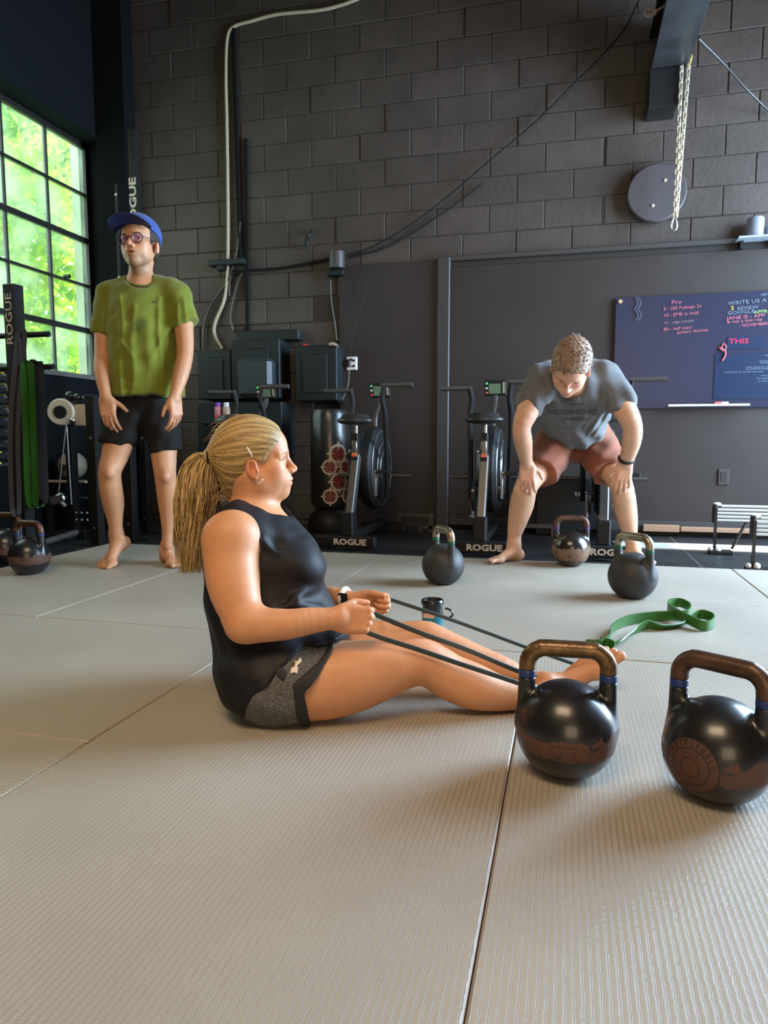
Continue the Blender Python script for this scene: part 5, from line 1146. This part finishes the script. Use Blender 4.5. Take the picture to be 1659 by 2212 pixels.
fixparent(MB().box(fc_, (.015, .018, .006), rotm(ax, nrm(np.cross(nrm(-DC+UP*.12), ax)), nrm(-DC+UP*.12)), .005).build('watch_face', M_blackg), W_)
nl = MB()
for e_, r in ftips:
    fixparent(MB().sph(e_+fR @ np.array((.002, 0, r*.55)), r*.62, 8).build('toenail', M_nail), W_)
log('woman')
# the band she pulls
M_band = mat('teal_grey_latex', (.035, .062, .066), .45)
def strap(label, pts, wid, tilt):
    P = [J(*p) for p in pts]; o = ribbon('resistance_band', P, wid, .0035, [np.array(tilt, float)]*len(P), M_band, n=8); return tag(o, label, 'resistance band')
hn = J(800, 1321, 1.70); 
bd = thing('resistance_band', 'teal-grey loop band stretched from both hands around her feet', 'resistance band', tuple(PZ(1000, 1500)))
def seg(name, pts, wid=.013, tilt=(0, -.45, .9)):
    P = [J(*p) for p in pts]; o = ribbon(name, P, wid, .0030, [np.array(tilt, float)]*len(P), M_band, n=8); fixparent(o, bd); return o
seg('strand', [(790, 1318, 1.70), (803, 1324, 1.70), (900, 1364, 1.74), (1010, 1404, 1.79), (1110, 1446, 1.84), (1160, 1463, 1.865), (1212, 1482, 1.86)])
seg('strand', [(792, 1366, 1.67), (830, 1380, 1.67), (900, 1402, 1.675), (1000, 1436, 1.685), (1115, 1474, 1.70), (1200, 1505, 1.72), (1225, 1520, 1.73)])
seg('strand', [(838, 1293, 1.96), (852, 1298, 1.96), (950, 1330, 1.97), (1050, 1366, 1.98), (1150, 1403, 1.99), (1248, 1437, 1.985), (1285, 1452, 1.96)], .011)
seg('strand', [(1285, 1452, 1.965), (1300, 1462, 1.95), (1298, 1480, 1.90), (1270, 1500, 1.84), (1240, 1515, 1.78), (1225, 1520, 1.73)], .014)
log('band')
# ================================================================ the man in the blue cap
def person(label, at):
    return thing('person', label, 'person', tuple(at))
def add(o, root): return fixparent(o, root)
Tm = 3.70; sc_m = Tm/FPX
def vdir(u, v): r = ray(u, v)*np.array((1, 1, 0)); return nrm(r)
V1 = vdir(300, 520); R1 = nrm(np.cross(V1, UP))
th_ = math.radians(27); F1 = nrm(-V1*math.cos(th_)-R1*math.sin(th_)+UP*.07)
H1 = Head(J(303, 528, 3.69), F1, UP+V1*.16, 1.13)
b1 = Sdf(); H1.build(b1, mouth_open=.003, jaw=.88)
b1.tube([PT(307, 614, 3.76, 30), PT(304, 590, 3.75, 25), PT(306, 560, 3.75, 25)], .04)
Fb = nrm(-V1+R1*.1); Lb = np.cross(UP, Fb); RB = np.column_stack([Fb, Lb, UP])
b1.ell(J(310, 672, 3.76), (.11, .165, .13), RB, .06); b1.ell(J(312, 770, 3.76), (.10, .145, .16), RB, .06); b1.ell(J(313, 860, 3.78), (.11, .160, .10), RB, .06)
b1.tube([PT(255, 632, 3.76, 22), PT(310, 622, 3.78, 24), PT(368, 630, 3.76, 22)], .04)
ll = [PT(276, 880, 3.76, 38), PT(262, 935, 3.74, 35), PT(248, 985, 3.72, 28), PT(237, 1020, 3.70, 24), PT(241, 1065, 3.73, 24), PT(246, 1100, 3.77, 20), PT(250, 1140, 3.80, 14), PT(252, 1160, 3.82, 12)]
rl = [PT(345, 880, 3.80, 38), PT(352, 940, 3.79, 32), PT(354, 985, 3.77, 27), PT(357, 1026, 3.75, 23), PT(362, 1072, 3.78, 22), PT(363, 1110, 3.80, 17.5), PT(362, 1150, 3.82, 12), PT(361, 1178, 3.83, 11.5)]
b1.tube(ll, .03); b1.tube(rl, .03); b1.ell(J(236, 1020, 3.65), (.03, .03, .035), RB, .02); b1.ell(J(357, 1028, 3.70), (.03, .03, .035), RB, .02)
b1.ell(J(245, 1075, 3.78), (.05, .048, .09), RB, .03); b1.ell(J(363, 1075, 3.83), (.05, .046, .09), RB, .03)
la = [PT(236, 640, 3.76, 26), PT(226, 700, 3.74, 21), PT(222, 765, 3.70, 17.5), PT(221, 805, 3.65, 17), PT(228, 852, 3.60, 12)]
ra = [PT(386, 640, 3.76, 26), PT(396, 700, 3.74, 21), PT(400, 762, 3.70, 17.5), PT(391, 808, 3.65, 17), PT(379, 852, 3.60, 12)]
b1.tube(la, .03); b1.tube(ra, .03)
w1 = J(229, 860, 3.59); w2 = J(378, 860, 3.59)
hand(b1, w1, -UP+R1*.10-V1*.1, -V1*.9-R1*.35, R1*.9-V1*.4, ((18, 22, 15), (20, 25, 15), (22, 25, 15), (24, 25, 15)), 1.02, ((.55, .80, -.15), (.75, .62, -.1)), .10)
hand(b1, w2, -UP+R1*.04-V1*.1, -V1*.8+R1*.6, -R1*.7-V1*.6, ((18, 25, 15), (22, 28, 15), (26, 28, 18), (30, 28, 18)), .98, ((.75, .45, -.4), (.9, .15, -.35)), .12)
bl_ = PZ(226, 1226); A1 = J(252, 1162, 3.82); fd = nrm(bl_-A1)
t1, fR1 = foot(b1, A1+UP*.0, nrm(fd*1.0+UP*.52+V1*-.1), UP+nrm(fd)*.1, R1, 1.22, False)
A2 = PZ(362, 1216)+UP*.080; t2, fR2 = foot(b1, A2, -V1*.95+R1*.30, UP, -R1, 1.12, False)
b1.plane((0, 0, .0006), (0, 0, -1), .012)
skin1 = (.54, .265, .135)
P1 = H1.paint(lip=(.46, .19, .13), brow=(.06, .035, .025), cheek=(.72, .32, .22), red=.3)
P1 += [(H1.p(.045, 0, -.098), np.array((.10, .085, .058))*1.13, H1.R, (.20, .12, .07), .60, .45), (H1.p(.09, 0, -.050), np.array((.02, .026, .012))*1.13, H1.R, (.20, .12, .08), .55, .6),
       (J(236, 1020, 3.63), np.array((.045,)*3), None, (.66, .28, .18), .55, .8), (J(357, 1030, 3.68), np.array((.045,)*3), None, (.64, .27, .18), .5, .8), (w1+UP*-.12, np.array((.09,)*3), None, (.66, .30, .20), .45, .9), (w2+UP*-.12, np.array((.09,)*3), None, (.66, .32, .20), .35, .9)]
M1 = person('standing man in blue cap, round glasses, green T-shirt and black shorts', PZ(300, 1230))
add(sdf_obj('body', b1, .0085, M_skin1, None, fine=[(H1.p(0, 0, 0)-.16, H1.p(0, 0, 0)+.16, .0036), (*box_of([w1, w1-UP*.18], .07), .0046), (*box_of([w2, w2-UP*.18], .07), .0046), (*box_of([bl_, A1], .09), .0046), (*box_of([A2, A2-V1*.16], .08), .0046)], paint=P1, base=skin1), M1)
n0 = set(C.objects); H1.eyes(M1, (1, .1, .05)); [setattr(o, 'matrix_parent_inverse', Matrix.Translation(-Vector(M1.location))) for o in set(C.objects)-n0 if o.parent == M1]
for tt, RR in ((t1, fR1), (t2, fR2)):
    for e_, r in tt: add(MB().sph(e_+RR @ np.array((.004, 0, r*.55)), r*.6, 8).build('toenail', M_nail), M1)
log('cap man body')
# shirt
M_shirt = mat('olive_green_cotton', (.185, .225, .022), .85, sheen=.2, var=.10, vscale=9, bump=.1, bscale=300, spec=.2)
s1 = Sdf()
s1.ell(J(310, 672, 3.76), (.125, .175, .14), RB, .06); s1.ell(J(312, 770, 3.76), (.115, .16, .17), RB, .06); s1.tube([(J(255, 632, 3.76), .066), (J(310, 622, 3.78), .070), (J(368, 630, 3.76), .066)], .04)
s1.tube([(la[0][0], la[0][1]+.010), (la[1][0], la[1][1]+.012)], .02); s1.tube([(ra[0][0], ra[0][1]+.010), (ra[1][0]*.7+ra[0][0]*.3, ra[1][1]+.012)], .02)
s1.tube([PT(286, 612, 3.77, 15), PT(250, 628, 3.76, 21)], .03); s1.tube([PT(322, 612, 3.77, 15), PT(372, 628, 3.76, 22)], .03)
s1.frus(J(309, 626, 3.77), J(308, 735, 3.76), (.150, .10), (.168, .135), R1, .05, rd=.03)
s1.frus(J(308, 700, 3.76), J(317, 861, 3.76), (.165, .13), (.206, .155), R1, .05, rd=.006)
s1.frus(J(252, 632, 3.76), J(219, 724, 3.735), (.060, .060), (.056, .060), R1, .03, rd=.004)
s1.frus(J(370, 630, 3.76), J(403, 702, 3.735), (.062, .062), (.072, .062), R1, .03, rd=.004)
def d1(P):
    z = P[:, 2]; return wrink(P, R1*1+UP*.12, 62, .0042, .4)*np.clip((1.5-z)*2.2, .1, 1)+wrink(P, UP+R1*.5, 55, .0022, 1.3)+wrink(P, UP*.8-R1*.6, 95, .0012, .2)
def folds(o, V, Rr, lst, front):
    """cloth folds: soft ridges along polylines drawn on the front of the garment"""
    L_ = []
    for pts, amp, wd_ in lst:
        Q = np.array([J(*p) for p in pts]); L_.append((np.column_stack([(Q-o) @ Rr, (Q-o) @ UP]), amp, wd_))
    def f(P):
        q = np.column_stack([(P-o) @ Rr, (P-o) @ UP]); dsp = np.zeros(len(P)); fr = np.clip(-((P-front) @ V)*20+.5, 0, 1)
        for Q, amp, wd_ in L_:
            d = np.full(len(P), 9.)
            for a, b in zip(Q[:-1], Q[1:]):
                ba = b-a; h = np.clip(((q-a) @ ba)/(ba @ ba), 0, 1); d = np.minimum(d, np.linalg.norm(q-a-h[:, None]*ba, axis=1))
            dsp -= amp*np.exp(-(d/wd_)**2)
        return dsp*fr
    return f
T_ = 3.63
s1.fn(folds(J(310, 700, 3.76), V1, R1, [([(258, 640, T_), (264, 700, T_), (258, 770, T_), (262, 850, T_)], .008, .012), ([(290, 660, T_), (284, 740, T_), (290, 800, T_), (284, 855, T_)], .007, .014), ([(345, 640, T_), (342, 720, T_), (352, 790, T_), (358, 855, T_)], .010, .012),
    ([(318, 690, T_), (322, 770, T_), (316, 850, T_)], .005, .018), ([(372, 700, T_), (352, 725, T_), (330, 770, T_)], .006, .010), ([(243, 715, T_), (262, 740, T_), (285, 770, T_)], .006, .010), ([(226, 660, T_), (221, 715, T_)], .006, .010), ([(398, 640, T_), (405, 700, T_)], .007, .010), ([(384, 655, T_), (384, 705, T_)], .006, .009),
    ([(245, 820, T_), (300, 838, T_), (365, 828, T_)], .005, .010), ([(360, 800, T_), (385, 845, T_)], .006, .010)], J(310, 700, 3.80)), 0, 'disp')
s1.fn(d1, 0, 'disp')
s1.frus(J(226, 690, 3.745), J(217, 740, 3.73), (.058, .060), (.060, .062), R1, .019, 'hollow'); s1.frus(J(393, 670, 3.75), J(407, 718, 3.73), (.074, .066), (.076, .068), R1, .019, 'hollow')
s1.frus(J(317, 800, 3.76), J(318, 890, 3.76), (.22, .18), (.22, .18), R1, .019, 'hollow')
s1.tube([PT(304, 575, 3.74, 27), PT(303, 600, 3.74, 27), PT(301, 606, 3.68, 23)], .004, 'sub')
sp1 = [(J(303, 703, 3.62), np.array((.045, .2, .05)), None, (.07, .08, .012), .75, .55), (J(300, 640, 3.63), np.array((.10, .2, .05)), None, (.12, .135, .018), .5, .9)]
M_sh2 = mat('olive_green_cotton_tinted', (.185, .225, .022), .85, sheen=.2, bump=.1, bscale=300, attr='Col', spec=.2, var=.08, vscale=12)
add(sdf_obj('t_shirt', s1, .0075, M_sh2, paint=sp1, base=(.150, .170, .016)), M1)
cr_ = [J(303, 605, 3.745)+R1*.074*math.cos(a)-V1*(.086*math.sin(a))-UP*(.046*math.sin(a)) for a in np.linspace(0, 2*PI, 40)[:-1]]
add(MB().tube(cr_, .0085, 8, closed=True, flat=.7).build('collar', mat('collar_green', (.11, .125, .014), .85)), M1)
lg = J(333, 652, 3.615); add(MB().box(lg, (.012, .002, .005), rotm(R1, V1, UP)).build('chest_logo', mat('dark_green_logo', (.05, .08, .02), .8)), M1)
sh1 = Sdf()
sh1.ell(J(313, 862, 3.78), (.125, .178, .10), RB, .04)
sh1.frus(J(282, 865, 3.77), J(247, 966, 3.73), (.105, .105), (.086, .085), R1, .03, rd=.004); sh1.frus(J(342, 868, 3.79), J(359, 978, 3.78), (.100, .105), (.085, .085), R1, .03, rd=.004)
sh1.tube([(p, r+.010) for p, r in ll[:2]], .02); sh1.tube([(p, r+.010) for p, r in rl[:2]], .02)
sh1.fn(lambda P: wrink(P, UP+R1*.4, 60, .003, .9)+wrink(P, R1-UP*.5, 80, .002, .3), 0, 'disp')
sh1.frus(J(255, 935, 3.735), J(243, 990, 3.72), (.10, .10), (.10, .10), R1, .018, 'hollow'); sh1.frus(J(355, 945, 3.785), J(360, 1000, 3.775), (.10, .10), (.10, .10), R1, .018, 'hollow')
add(sdf_obj('shorts', sh1, .0075, mat('black_shorts', (.013, .0115, .0105), .8, spec=.2)), M1)
log('cap man clothes')
# cap: crown, brim; glasses; hair
M_cap = mat('royal_blue_cap', (.020, .060, .26), .75, sheen=.2, bump=.1, bscale=400); M_brim = mat('navy_brim', (.006, .014, .075), .7, bump=.1, bscale=400)
c1 = Sdf(); H1.e(c1, (-.018, 0, .045), (.106, .088, .092), .01); H1.e(c1, (.02, 0, .055), (.078, .076, .075), .02)
c1.plane(H1.p(.09, 0, .066), H1.R @ nrm((.36, 0, -1)), .004)
add(sdf_obj('cap_crown', c1, .005, M_cap), M1)
V = []; F = []; nn = 22
for lay in (0, 1):
    for i in range(nn+1):
        a = -PI/2+PI*i/nn
        for j, q in enumerate(np.linspace(0, 1, 6)):
            xi, yi = .052+.03*math.cos(a), .078*math.sin(a); xo, yo = .070+.098*math.cos(a)**.7 if math.cos(a) > 0 else .07, .094*math.sin(a)
            x = xi+(xo-xi)*q; y = yi+(yo-yi)*q; z = .054+.22*(x-.06)-1.6*y*y+(.004 if lay else 0); V.append(H1.p(x, y, z))
m6 = 6; NL = (nn+1)*m6
for lay in (0, 1):
    for i in range(nn):
        for j in range(m6-1): a = lay*NL+i*m6+j; F.append((a, a+1, a+m6+1, a+m6))
for i in range(nn): a = i*m6+m6-1; F.append((a, a+m6, a+m6+NL, a+NL))
add(MB().add(V, F, True).build('cap_brim', M_brim), M1)
hs = Sdf(); H1.e(hs, (-.018, 0, .030), (.099, .081, .080), .02); H1.e(hs, (-.04, 0, -.02), (.066, .066, .06), .02)
hs.poly([H1.p(x, 0, z) for x, z in [(.030, .085), (.036, .03), (.026, -.018), (.014, -.020), (.006, .008), (-.014, .004), (-.026, -.02), (-.04, -.06), (-.12, -.08), (-.14, .1)]], H1.L, .004)
add(sdf_obj('hair', hs, .0045, mat('dark_brown_hair', (.035, .022, .015), .6, bump=.6, bscale=180)), M1)
M_gl = mat('tortoise_frame', (.035, .018, .020), .3)
gm = MB()
for y in (-1, 1):
    gm.tube([H1.p(.1005-.012*abs(math.cos(a)*y*.5+.5)**2*0-.010*(.5+.5*math.cos(a)*y)**2, y*.034+.0245*math.cos(a)*1, -.006+.0225*math.sin(a)) for a in np.linspace(0, 2*PI, 28)[:-1]], .0024, 7, closed=True)
    gm.tube([H1.p(.088, y*.0585, .002), H1.p(.06, y*.074, .0), H1.p(.0, y*.0815, -.006)], .0024, 6)
gm.tube([H1.p(.101, .0105, -.001), H1.p(.104, 0, .003), H1.p(.101, -.0105, -.001)], .0022, 6)
go = add(gm.build('glasses', M_gl), M1)
gls = bpy.data.materials.new('tinted_lens'); gls.use_nodes = True; N = gls.node_tree.nodes; b_ = N['Principled BSDF']; b_.inputs['Base Color'].default_value = (.18, .05, .26, 1); b_.inputs['Roughness'].default_value = .08; b_.inputs['Alpha'].default_value = .38; b_.inputs['Specular IOR Level'].default_value = .3
for y in (-1, 1):
    V = [H1.p(.098, y*.034, -.006)]+[H1.p(.1005-.010*(.5+.5*math.cos(a)*y)**2, y*.034+.0225*math.cos(a), -.006+.0205*math.sin(a)) for a in np.linspace(0, 2*PI, 24)[:-1]]
    o = MB().add(V, [(0, 1+k, 1+(k+1) % 23) for k in range(23)], True).build('lens', gls, go)
    o.matrix_parent_inverse = Matrix.Identity(4)
log('cap man head')
# ================================================================ the bending man
V2 = vdir(1235, 850); R2 = nrm(np.cross(V2, UP)); T = 3.6
hipc = J(1242, 950, 4.08); nkc = J(1237, 832, 3.60); AX = nrm(nkc-hipc); NR = nrm(np.cross(R2, AX)); NR = NR if NR[2] < 0 else -NR
RA = np.column_stack([R2, AX, NR])
F2 = nrm(-V2*.52-UP*.84-R2*.10); U2 = nrm(-V2*.84+UP*.52+R2*.02)
H2 = Head(J(1233, 792, 3.42), F2, U2+R2*.08, 1.10)
b2 = Sdf(); H2.build(b2, jaw=1.12)
b2.tube([(nkc, .060), (J(1235, 812, 3.52), .060), (H2.p(-.02, 0, -.05), .058)], .04)
b2.ell(J(1240, 858, 3.70), (.185, .16, .115), RA, .06); b2.ell(J(1241, 905, 3.88), (.17, .17, .11), RA, .06); b2.ell(hipc, (.17, .12, .115), RA, .06)
b2.tube([PT(1172, 822, 3.62, 27), PT(1237, 815, 3.66, 30), PT(1305, 820, 3.62, 27)], .04)
lk, rk = PT(1139, 1046, 3.80, 25), PT(1340, 1044, 3.80, 25)
l2 = [PT(1205, 955, 4.08, 36), PT(1172, 1000, 3.94, 32), lk, PT(1127, 1090, 3.86, 26), PT(1117, 1130, 3.91, 20), PT(1109, 1165, 3.94, 13), PT(1108, 1182, 3.95, 12)]
r2_ = [PT(1280, 955, 4.08, 36), PT(1312, 1000, 3.94, 32), rk, PT(1349, 1090, 3.86, 25), PT(1357, 1130, 3.90, 20), PT(1363, 1165, 3.92, 13), PT(1367, 1184, 3.93, 12)]
b2.tube(l2, .03); b2.tube(r2_, .03)
la2 = [PT(1165, 828, 3.60, 27), PT(1141, 885, 3.54, 25), PT(1127, 922, 3.54, 20), PT(1130, 955, 3.60, 20), PT(1137, 1000, 3.70, 13)]
ra2 = [PT(1318, 826, 3.60, 27), PT(1350, 885, 3.54, 25), PT(1366, 920, 3.54, 21), PT(1364, 955, 3.60, 20), PT(1352, 998, 3.70, 14)]
b2.tube(la2, .03); b2.tube(ra2, .03)
wl2 = J(1139, 1003, 3.70); wr2 = J(1350, 1001, 3.70)
hand(b2, wl2, -UP*.9+R2*.04-V2*.12, -V2-UP*.15, R2, ((22, 30, 22), (24, 32, 22), (26, 32, 22), (28, 32, 22)), 1.0, ((.55, .72, -.35), (.8, .35, -.5)), .14)
hand(b2, wr2, -UP*.9-R2*.06-V2*.12, -V2-UP*.15, -R2, ((22, 30, 22), (24, 32, 22), (26, 32, 22), (28, 32, 22)), 1.0, ((.55, .72, -.35), (.8, .35, -.5)), .14)
A3 = PZ(1110, 1212)+UP*.082; t3, fR3 = foot(b2, A3, -R2*.80-V2*.75, UP, -V2+R2, 1.06, False); b2.tube([l2[-1], (A3+UP*.01, .031)], .02)
A4 = PZ(1368, 1214)+UP*.082; t4, fR4 = foot(b2, A4, R2*.55-V2*.85, UP, -R2, 1.06, False); b2.tube([r2_[-1], (A4+UP*.01, .031)], .02)
b2.plane((0, 0, .0006), (0, 0, -1), .012)
P2 = H2.paint(lip=(.55, .22, .20), brow=(.25, .15, .09), cheek=(.80, .26, .22), red=.75)
P2 += [(H2.p(.08, 0, .02), np.array((.05, .06, .06)), H2.R, (.74, .25, .19), .65, .9), (wl2-UP*.08, np.array((.10,)*3), None, (.72, .34, .26), .5, .9), (wr2-UP*.08, np.array((.10,)*3), None, (.68, .36, .24), .4, .9), (la2[2][0], np.array((.12,)*3), None, (.68, .33, .24), .4, .9)]
M2 = person('bending man in grey T-shirt and rust-brown shorts with hands on his knees', PZ(1238, 1215))
add(sdf_obj('body', b2, .0088, M_skin1, None, fine=[(H2.p(0, 0, 0)-.16, H2.p(0, 0, 0)+.16, .0038), (*box_of([wl2, wl2-UP*.17], .07), .0046), (*box_of([wr2, wr2-UP*.17], .07), .0046), (*box_of([A3, A3-R2*.12-V2*.12-UP*.04], .07), .005)], paint=P2, base=(.63, .355, .225)), M2)
n0 = set(C.objects); H2.eyes(M2, (1, 0, -.3)); [setattr(o, 'matrix_parent_inverse', Matrix.Translation(-Vector(M2.location))) for o in set(C.objects)-n0 if o.parent == M2]
for e_, r in t3: add(MB().sph(e_+fR3 @ np.array((.004, 0, r*.55)), r*.6, 8).build('toenail', M_nail), M2)
log('bending body')
s2 = Sdf()
s2.ell(J(1240, 858, 3.70), (.200, .175, .128), RA, .06); s2.tube([(J(1172, 822, 3.62), .072), (J(1237, 815, 3.66), .076), (J(1305, 820, 3.62), .072)], .04)
s2.tube([(la2[0][0], la2[0][1]+.010), (la2[0][0]*.25+la2[1][0]*.75, la2[1][1]+.010)], .02); s2.tube([(ra2[0][0], ra2[0][1]+.010), (ra2[0][0]*.25+ra2[1][0]*.75, ra2[1][1]+.010)], .02)
s2.ell(J(1240, 855, 3.70), (.200, .17, .132), RA, .05); s2.ell(J(1241, 898, 3.84), (.182, .17, .135), RA, .06); s2.ell(J(1242, 925, 3.93), (.165, .10, .125), RA, .05)
s2.tube([PT(1178, 815, 3.63, 32), PT(1237, 806, 3.70, 36), PT(1300, 813, 3.63, 32)], .05)
s2.frus(J(1180, 815, 3.62), J(1141, 877, 3.55), (.074, .074), (.066, .066), V2, .03, rd=.004); s2.frus(J(1302, 812, 3.62), J(1347, 874, 3.55), (.076, .074), (.070, .066), V2, .03, rd=.004)
T_ = 3.6
s2.fn(folds(J(1240, 880, 3.7), V2, R2, [([(1176, 862, T_), (1200, 884, T_), (1228, 918, T_)], .007, .010), ([(1314, 858, T_), (1290, 888, T_), (1262, 925, T_)], .009, .010), ([(1190, 830, T_), (1202, 868, T_), (1208, 905, T_)], .005, .012), ([(1306, 880, T_), (1290, 912, T_), (1272, 940, T_)], .008, .008),
    ([(1183, 895, T_), (1200, 920, T_), (1228, 942, T_)], .007, .010), ([(1262, 862, T_), (1264, 900, T_)], .004, .010), ([(1318, 885, T_), (1304, 915, T_), (1285, 942, T_)], .008, .007)], J(1240, 880, 3.85)), 0, 'disp')
s2.fn(lambda P: wrink(P, R2+UP*.15, 70, .0045, .3)*np.clip((1.35-P[:, 2])*3, .2, 1)+wrink(P, UP+R2*.6, 60, .0030, 1.)+wrink(P, AX+R2*.3, 85, .0016, 2), 0, 'disp')
s2.frus(J(1152, 856, 3.57), J(1130, 896, 3.53), .075, .075, V2, .019, 'hollow'); s2.frus(J(1336, 856, 3.57), J(1358, 894, 3.53), .078, .078, V2, .019, 'hollow')
s2.plane(hipc+AX*.045, -AX, .006)
s2.tube([(nkc+NR*.03, .062), (J(1235, 805, 3.48), .070)], .004, 'sub')
M_gt = mat('heather_grey_shirt', (.125, .128, .135), .85, sheen=.15, var=.14, vscale=14, bump=.12, bscale=300, spec=.2)
to = add(sdf_obj('t_shirt', s2, .0078, M_gt), M2)
# faded print on the chest: two rows of block letters laid on the shirt front
M_print = mat('faded_print', (.060, .060, .068), .8)
pc = J(1240, 905, 3.84)
def project(o):
    me = o.data; dg = bpy.context.evaluated_depsgraph_get(); te = to.evaluated_get(dg); mi = to.matrix_world.inverted()
    n = 0
    for v in me.vertices:
        w_ = np.array(v.co); hit, loc, nor, _ = te.ray_cast(mi @ Vector(w_-V2*.6), Vector(V2))
        if hit: v.co = Vector(np.array(to.matrix_world @ loc)-V2*.002); n += 1
    me.update(); return o
bpy.context.view_layer.update()
for body_, u, v, px, sx in (('LA  OF', 1246, 876, 6, 1.5), ('WORDS-ETUKS', 1236, 892, 14, 1.05), ('UNITED', 1240, 906, 8, 1.9)):
    o = text('print', body_, (0, 0, 0), px/1534*3.7, M_print, None, (0, 0, 0), .0, .001); c_ = J(u, v, 3.7)
    bm3 = bmesh.new(); bm3.from_mesh(o.data); bmesh.ops.subdivide_edges(bm3, edges=[e_ for e_ in bm3.edges if e_.calc_length() > .012], cuts=2); bm3.to_mesh(o.data); bm3.free()
    for v_ in o.data.vertices: x, y, z = v_.co; v_.co = Vector(c_+R2*x*sx+UP*y)
    project(o); add(o, M2)
M_rust = mat('rust_brown_shorts', (.25, .080, .042), .8, sheen=.2, var=.10, vscale=8, spec=.2)
q2 = Sdf(); q2.ell(hipc-AX*.01, (.182, .125, .128), RA, .05)
q2.tube([(p, r+.010) for p, r in l2[:2]], .02); q2.tube([(p, r+.010) for p, r in r2_[:2]], .02)
q2.frus(J(1212, 940, 4.08), J(1164, 1022, 3.86), (.115, .11), (.104, .098), R2, .05, rd=.004); q2.frus(J(1274, 940, 4.08), J(1319, 1020, 3.86), (.115, .11), (.102, .098), R2, .05, rd=.004)
q2.fn(lambda P: wrink(P, UP*.8+R2*.5, 70, .0035, .5)+wrink(P, R2-UP*.7, 75, .0030, 1.8), 0, 'disp')
q2.frus(J(1174, 1000, 3.92), J(1156, 1040, 3.83), .12, .12, R2, .019, 'hollow'); q2.frus(J(1308, 998, 3.92), J(1328, 1040, 3.83), .12, .12, R2, .019, 'hollow')
add(sdf_obj('shorts', q2, .0078, M_rust), M2)
li = Sdf(); li.frus(J(1184, 995, 3.93), J(1178, 1030, 3.90), (.080, .07), (.083, .075), R2, .01, rd=.004); li.poly([J(u, v, 3.88) for u, v in ((1180, 990), (1213, 988), (1203, 1026), (1196, 1036), (1180, 1028))], V2, .003)
add(sdf_obj('shorts_lining', li, .005, mat('pale_pink_lining', (.62, .42, .38), .8)), M2)
# hair: short, sandy, tufted
hs2 = Sdf(); H2.e(hs2, (-.014, 0, .040), (.104, .084, .092), .02); H2.e(hs2, (.028, 0, .050), (.062, .064, .062), .02)
hs2.poly([H2.p(x, 0, z) for x, z in [(.110, .130), (.094, .078), (.078, .062), (.055, .035), (.036, .018), (.028, -.022), (.014, -.022), (.006, .0), (-.018, -.004), (-.03, -.03), (-.05, -.08), (-.15, -.08), (-.17, .16), (.0, .18)]], H2.L, .004)
hs2.disp = lambda P: .0012*np.sin(P @ np.array((210, 130, 90))+3*np.sin(P @ np.array((40, -70, 60))))+.0010*np.sin(P @ np.array((-120, 190, 160)))
def hp2(Vv, col):
    q = H2.loc(Vv); a = .5+.5*np.sin(q @ np.array((260, 180, 140))+3*np.sin(q @ np.array((60, 90, -80)))); lo = np.array((.15, .085, .055)); hi = np.array((.34, .22, .145)); col[:, :3] = lo+(hi-lo)*a[:, None]
    g = np.clip((np.abs(q[:, 1])-.05)/.03, 0, 1)[:, None]; col[:, :3] = col[:, :3]*(1-g*.5)+np.array((.50, .46, .40))*g*.5; return col
add(sdf_obj('hair', hs2, .0042, mat('sandy_hair', (.4, .3, .2), .6, attr='Col'), paint=[hp2], base=(.4, .3, .2)), M2)
r3 = np.random.default_rng(9); paths = []
for i in range(900):
    a, b_ = r3.uniform(0, 2*PI), math.acos(r3.uniform(-.15, 1)); d_ = np.array((math.cos(a)*math.sin(b_), math.sin(a)*math.sin(b_), math.cos(b_)))
    p0 = np.array((-.008, 0, .042))+d_*np.array((.098, .080, .088))
    if p0[0] > .03 and p0[2] < .06: continue
    g = nrm(d_*.7+np.array((.55, r3.normal(0, .35), .0))+r3.normal(0, .25, 3)); Ln = r3.uniform(.010, .022)
    paths.append(([H2.p(*(p0+g*Ln*t+d_*-.35*Ln*t*t)) for t in np.linspace(0, 1, 4)], .0019, np.array((.15, .085, .055))+np.array((.30, .23, .17))*r3.uniform(0, 1)))
for i in range(14):
    p0 = np.array((-.075, r3.normal(0, .01), .095)); g = nrm(np.array((-1, r3.normal(0, .3), .3))); paths.append(([H2.p(*(p0+g*.028*t)) for t in np.linspace(0, 1, 4)], .0016, (.4, .32, .25)))
add(strands('hair_tufts', paths, .001, mat('sandy_hair', (.4, .3, .2), .6, attr='Col'), None), M2)
c_ = wr2+nrm(ra2[3][0]-wr2)*.030; ax = nrm(ra2[3][0]-wr2); y_ = nrm(np.cross(ax, UP)); z_ = np.cross(y_, ax)
add(MB().tube([c_+(y_*math.cos(a)*1.05+z_*math.sin(a))*.034 for a in np.linspace(0, 2*PI, 26)[:-1]], .009, 8, closed=True).build('wristband', M_black), M2)
log('bending man')
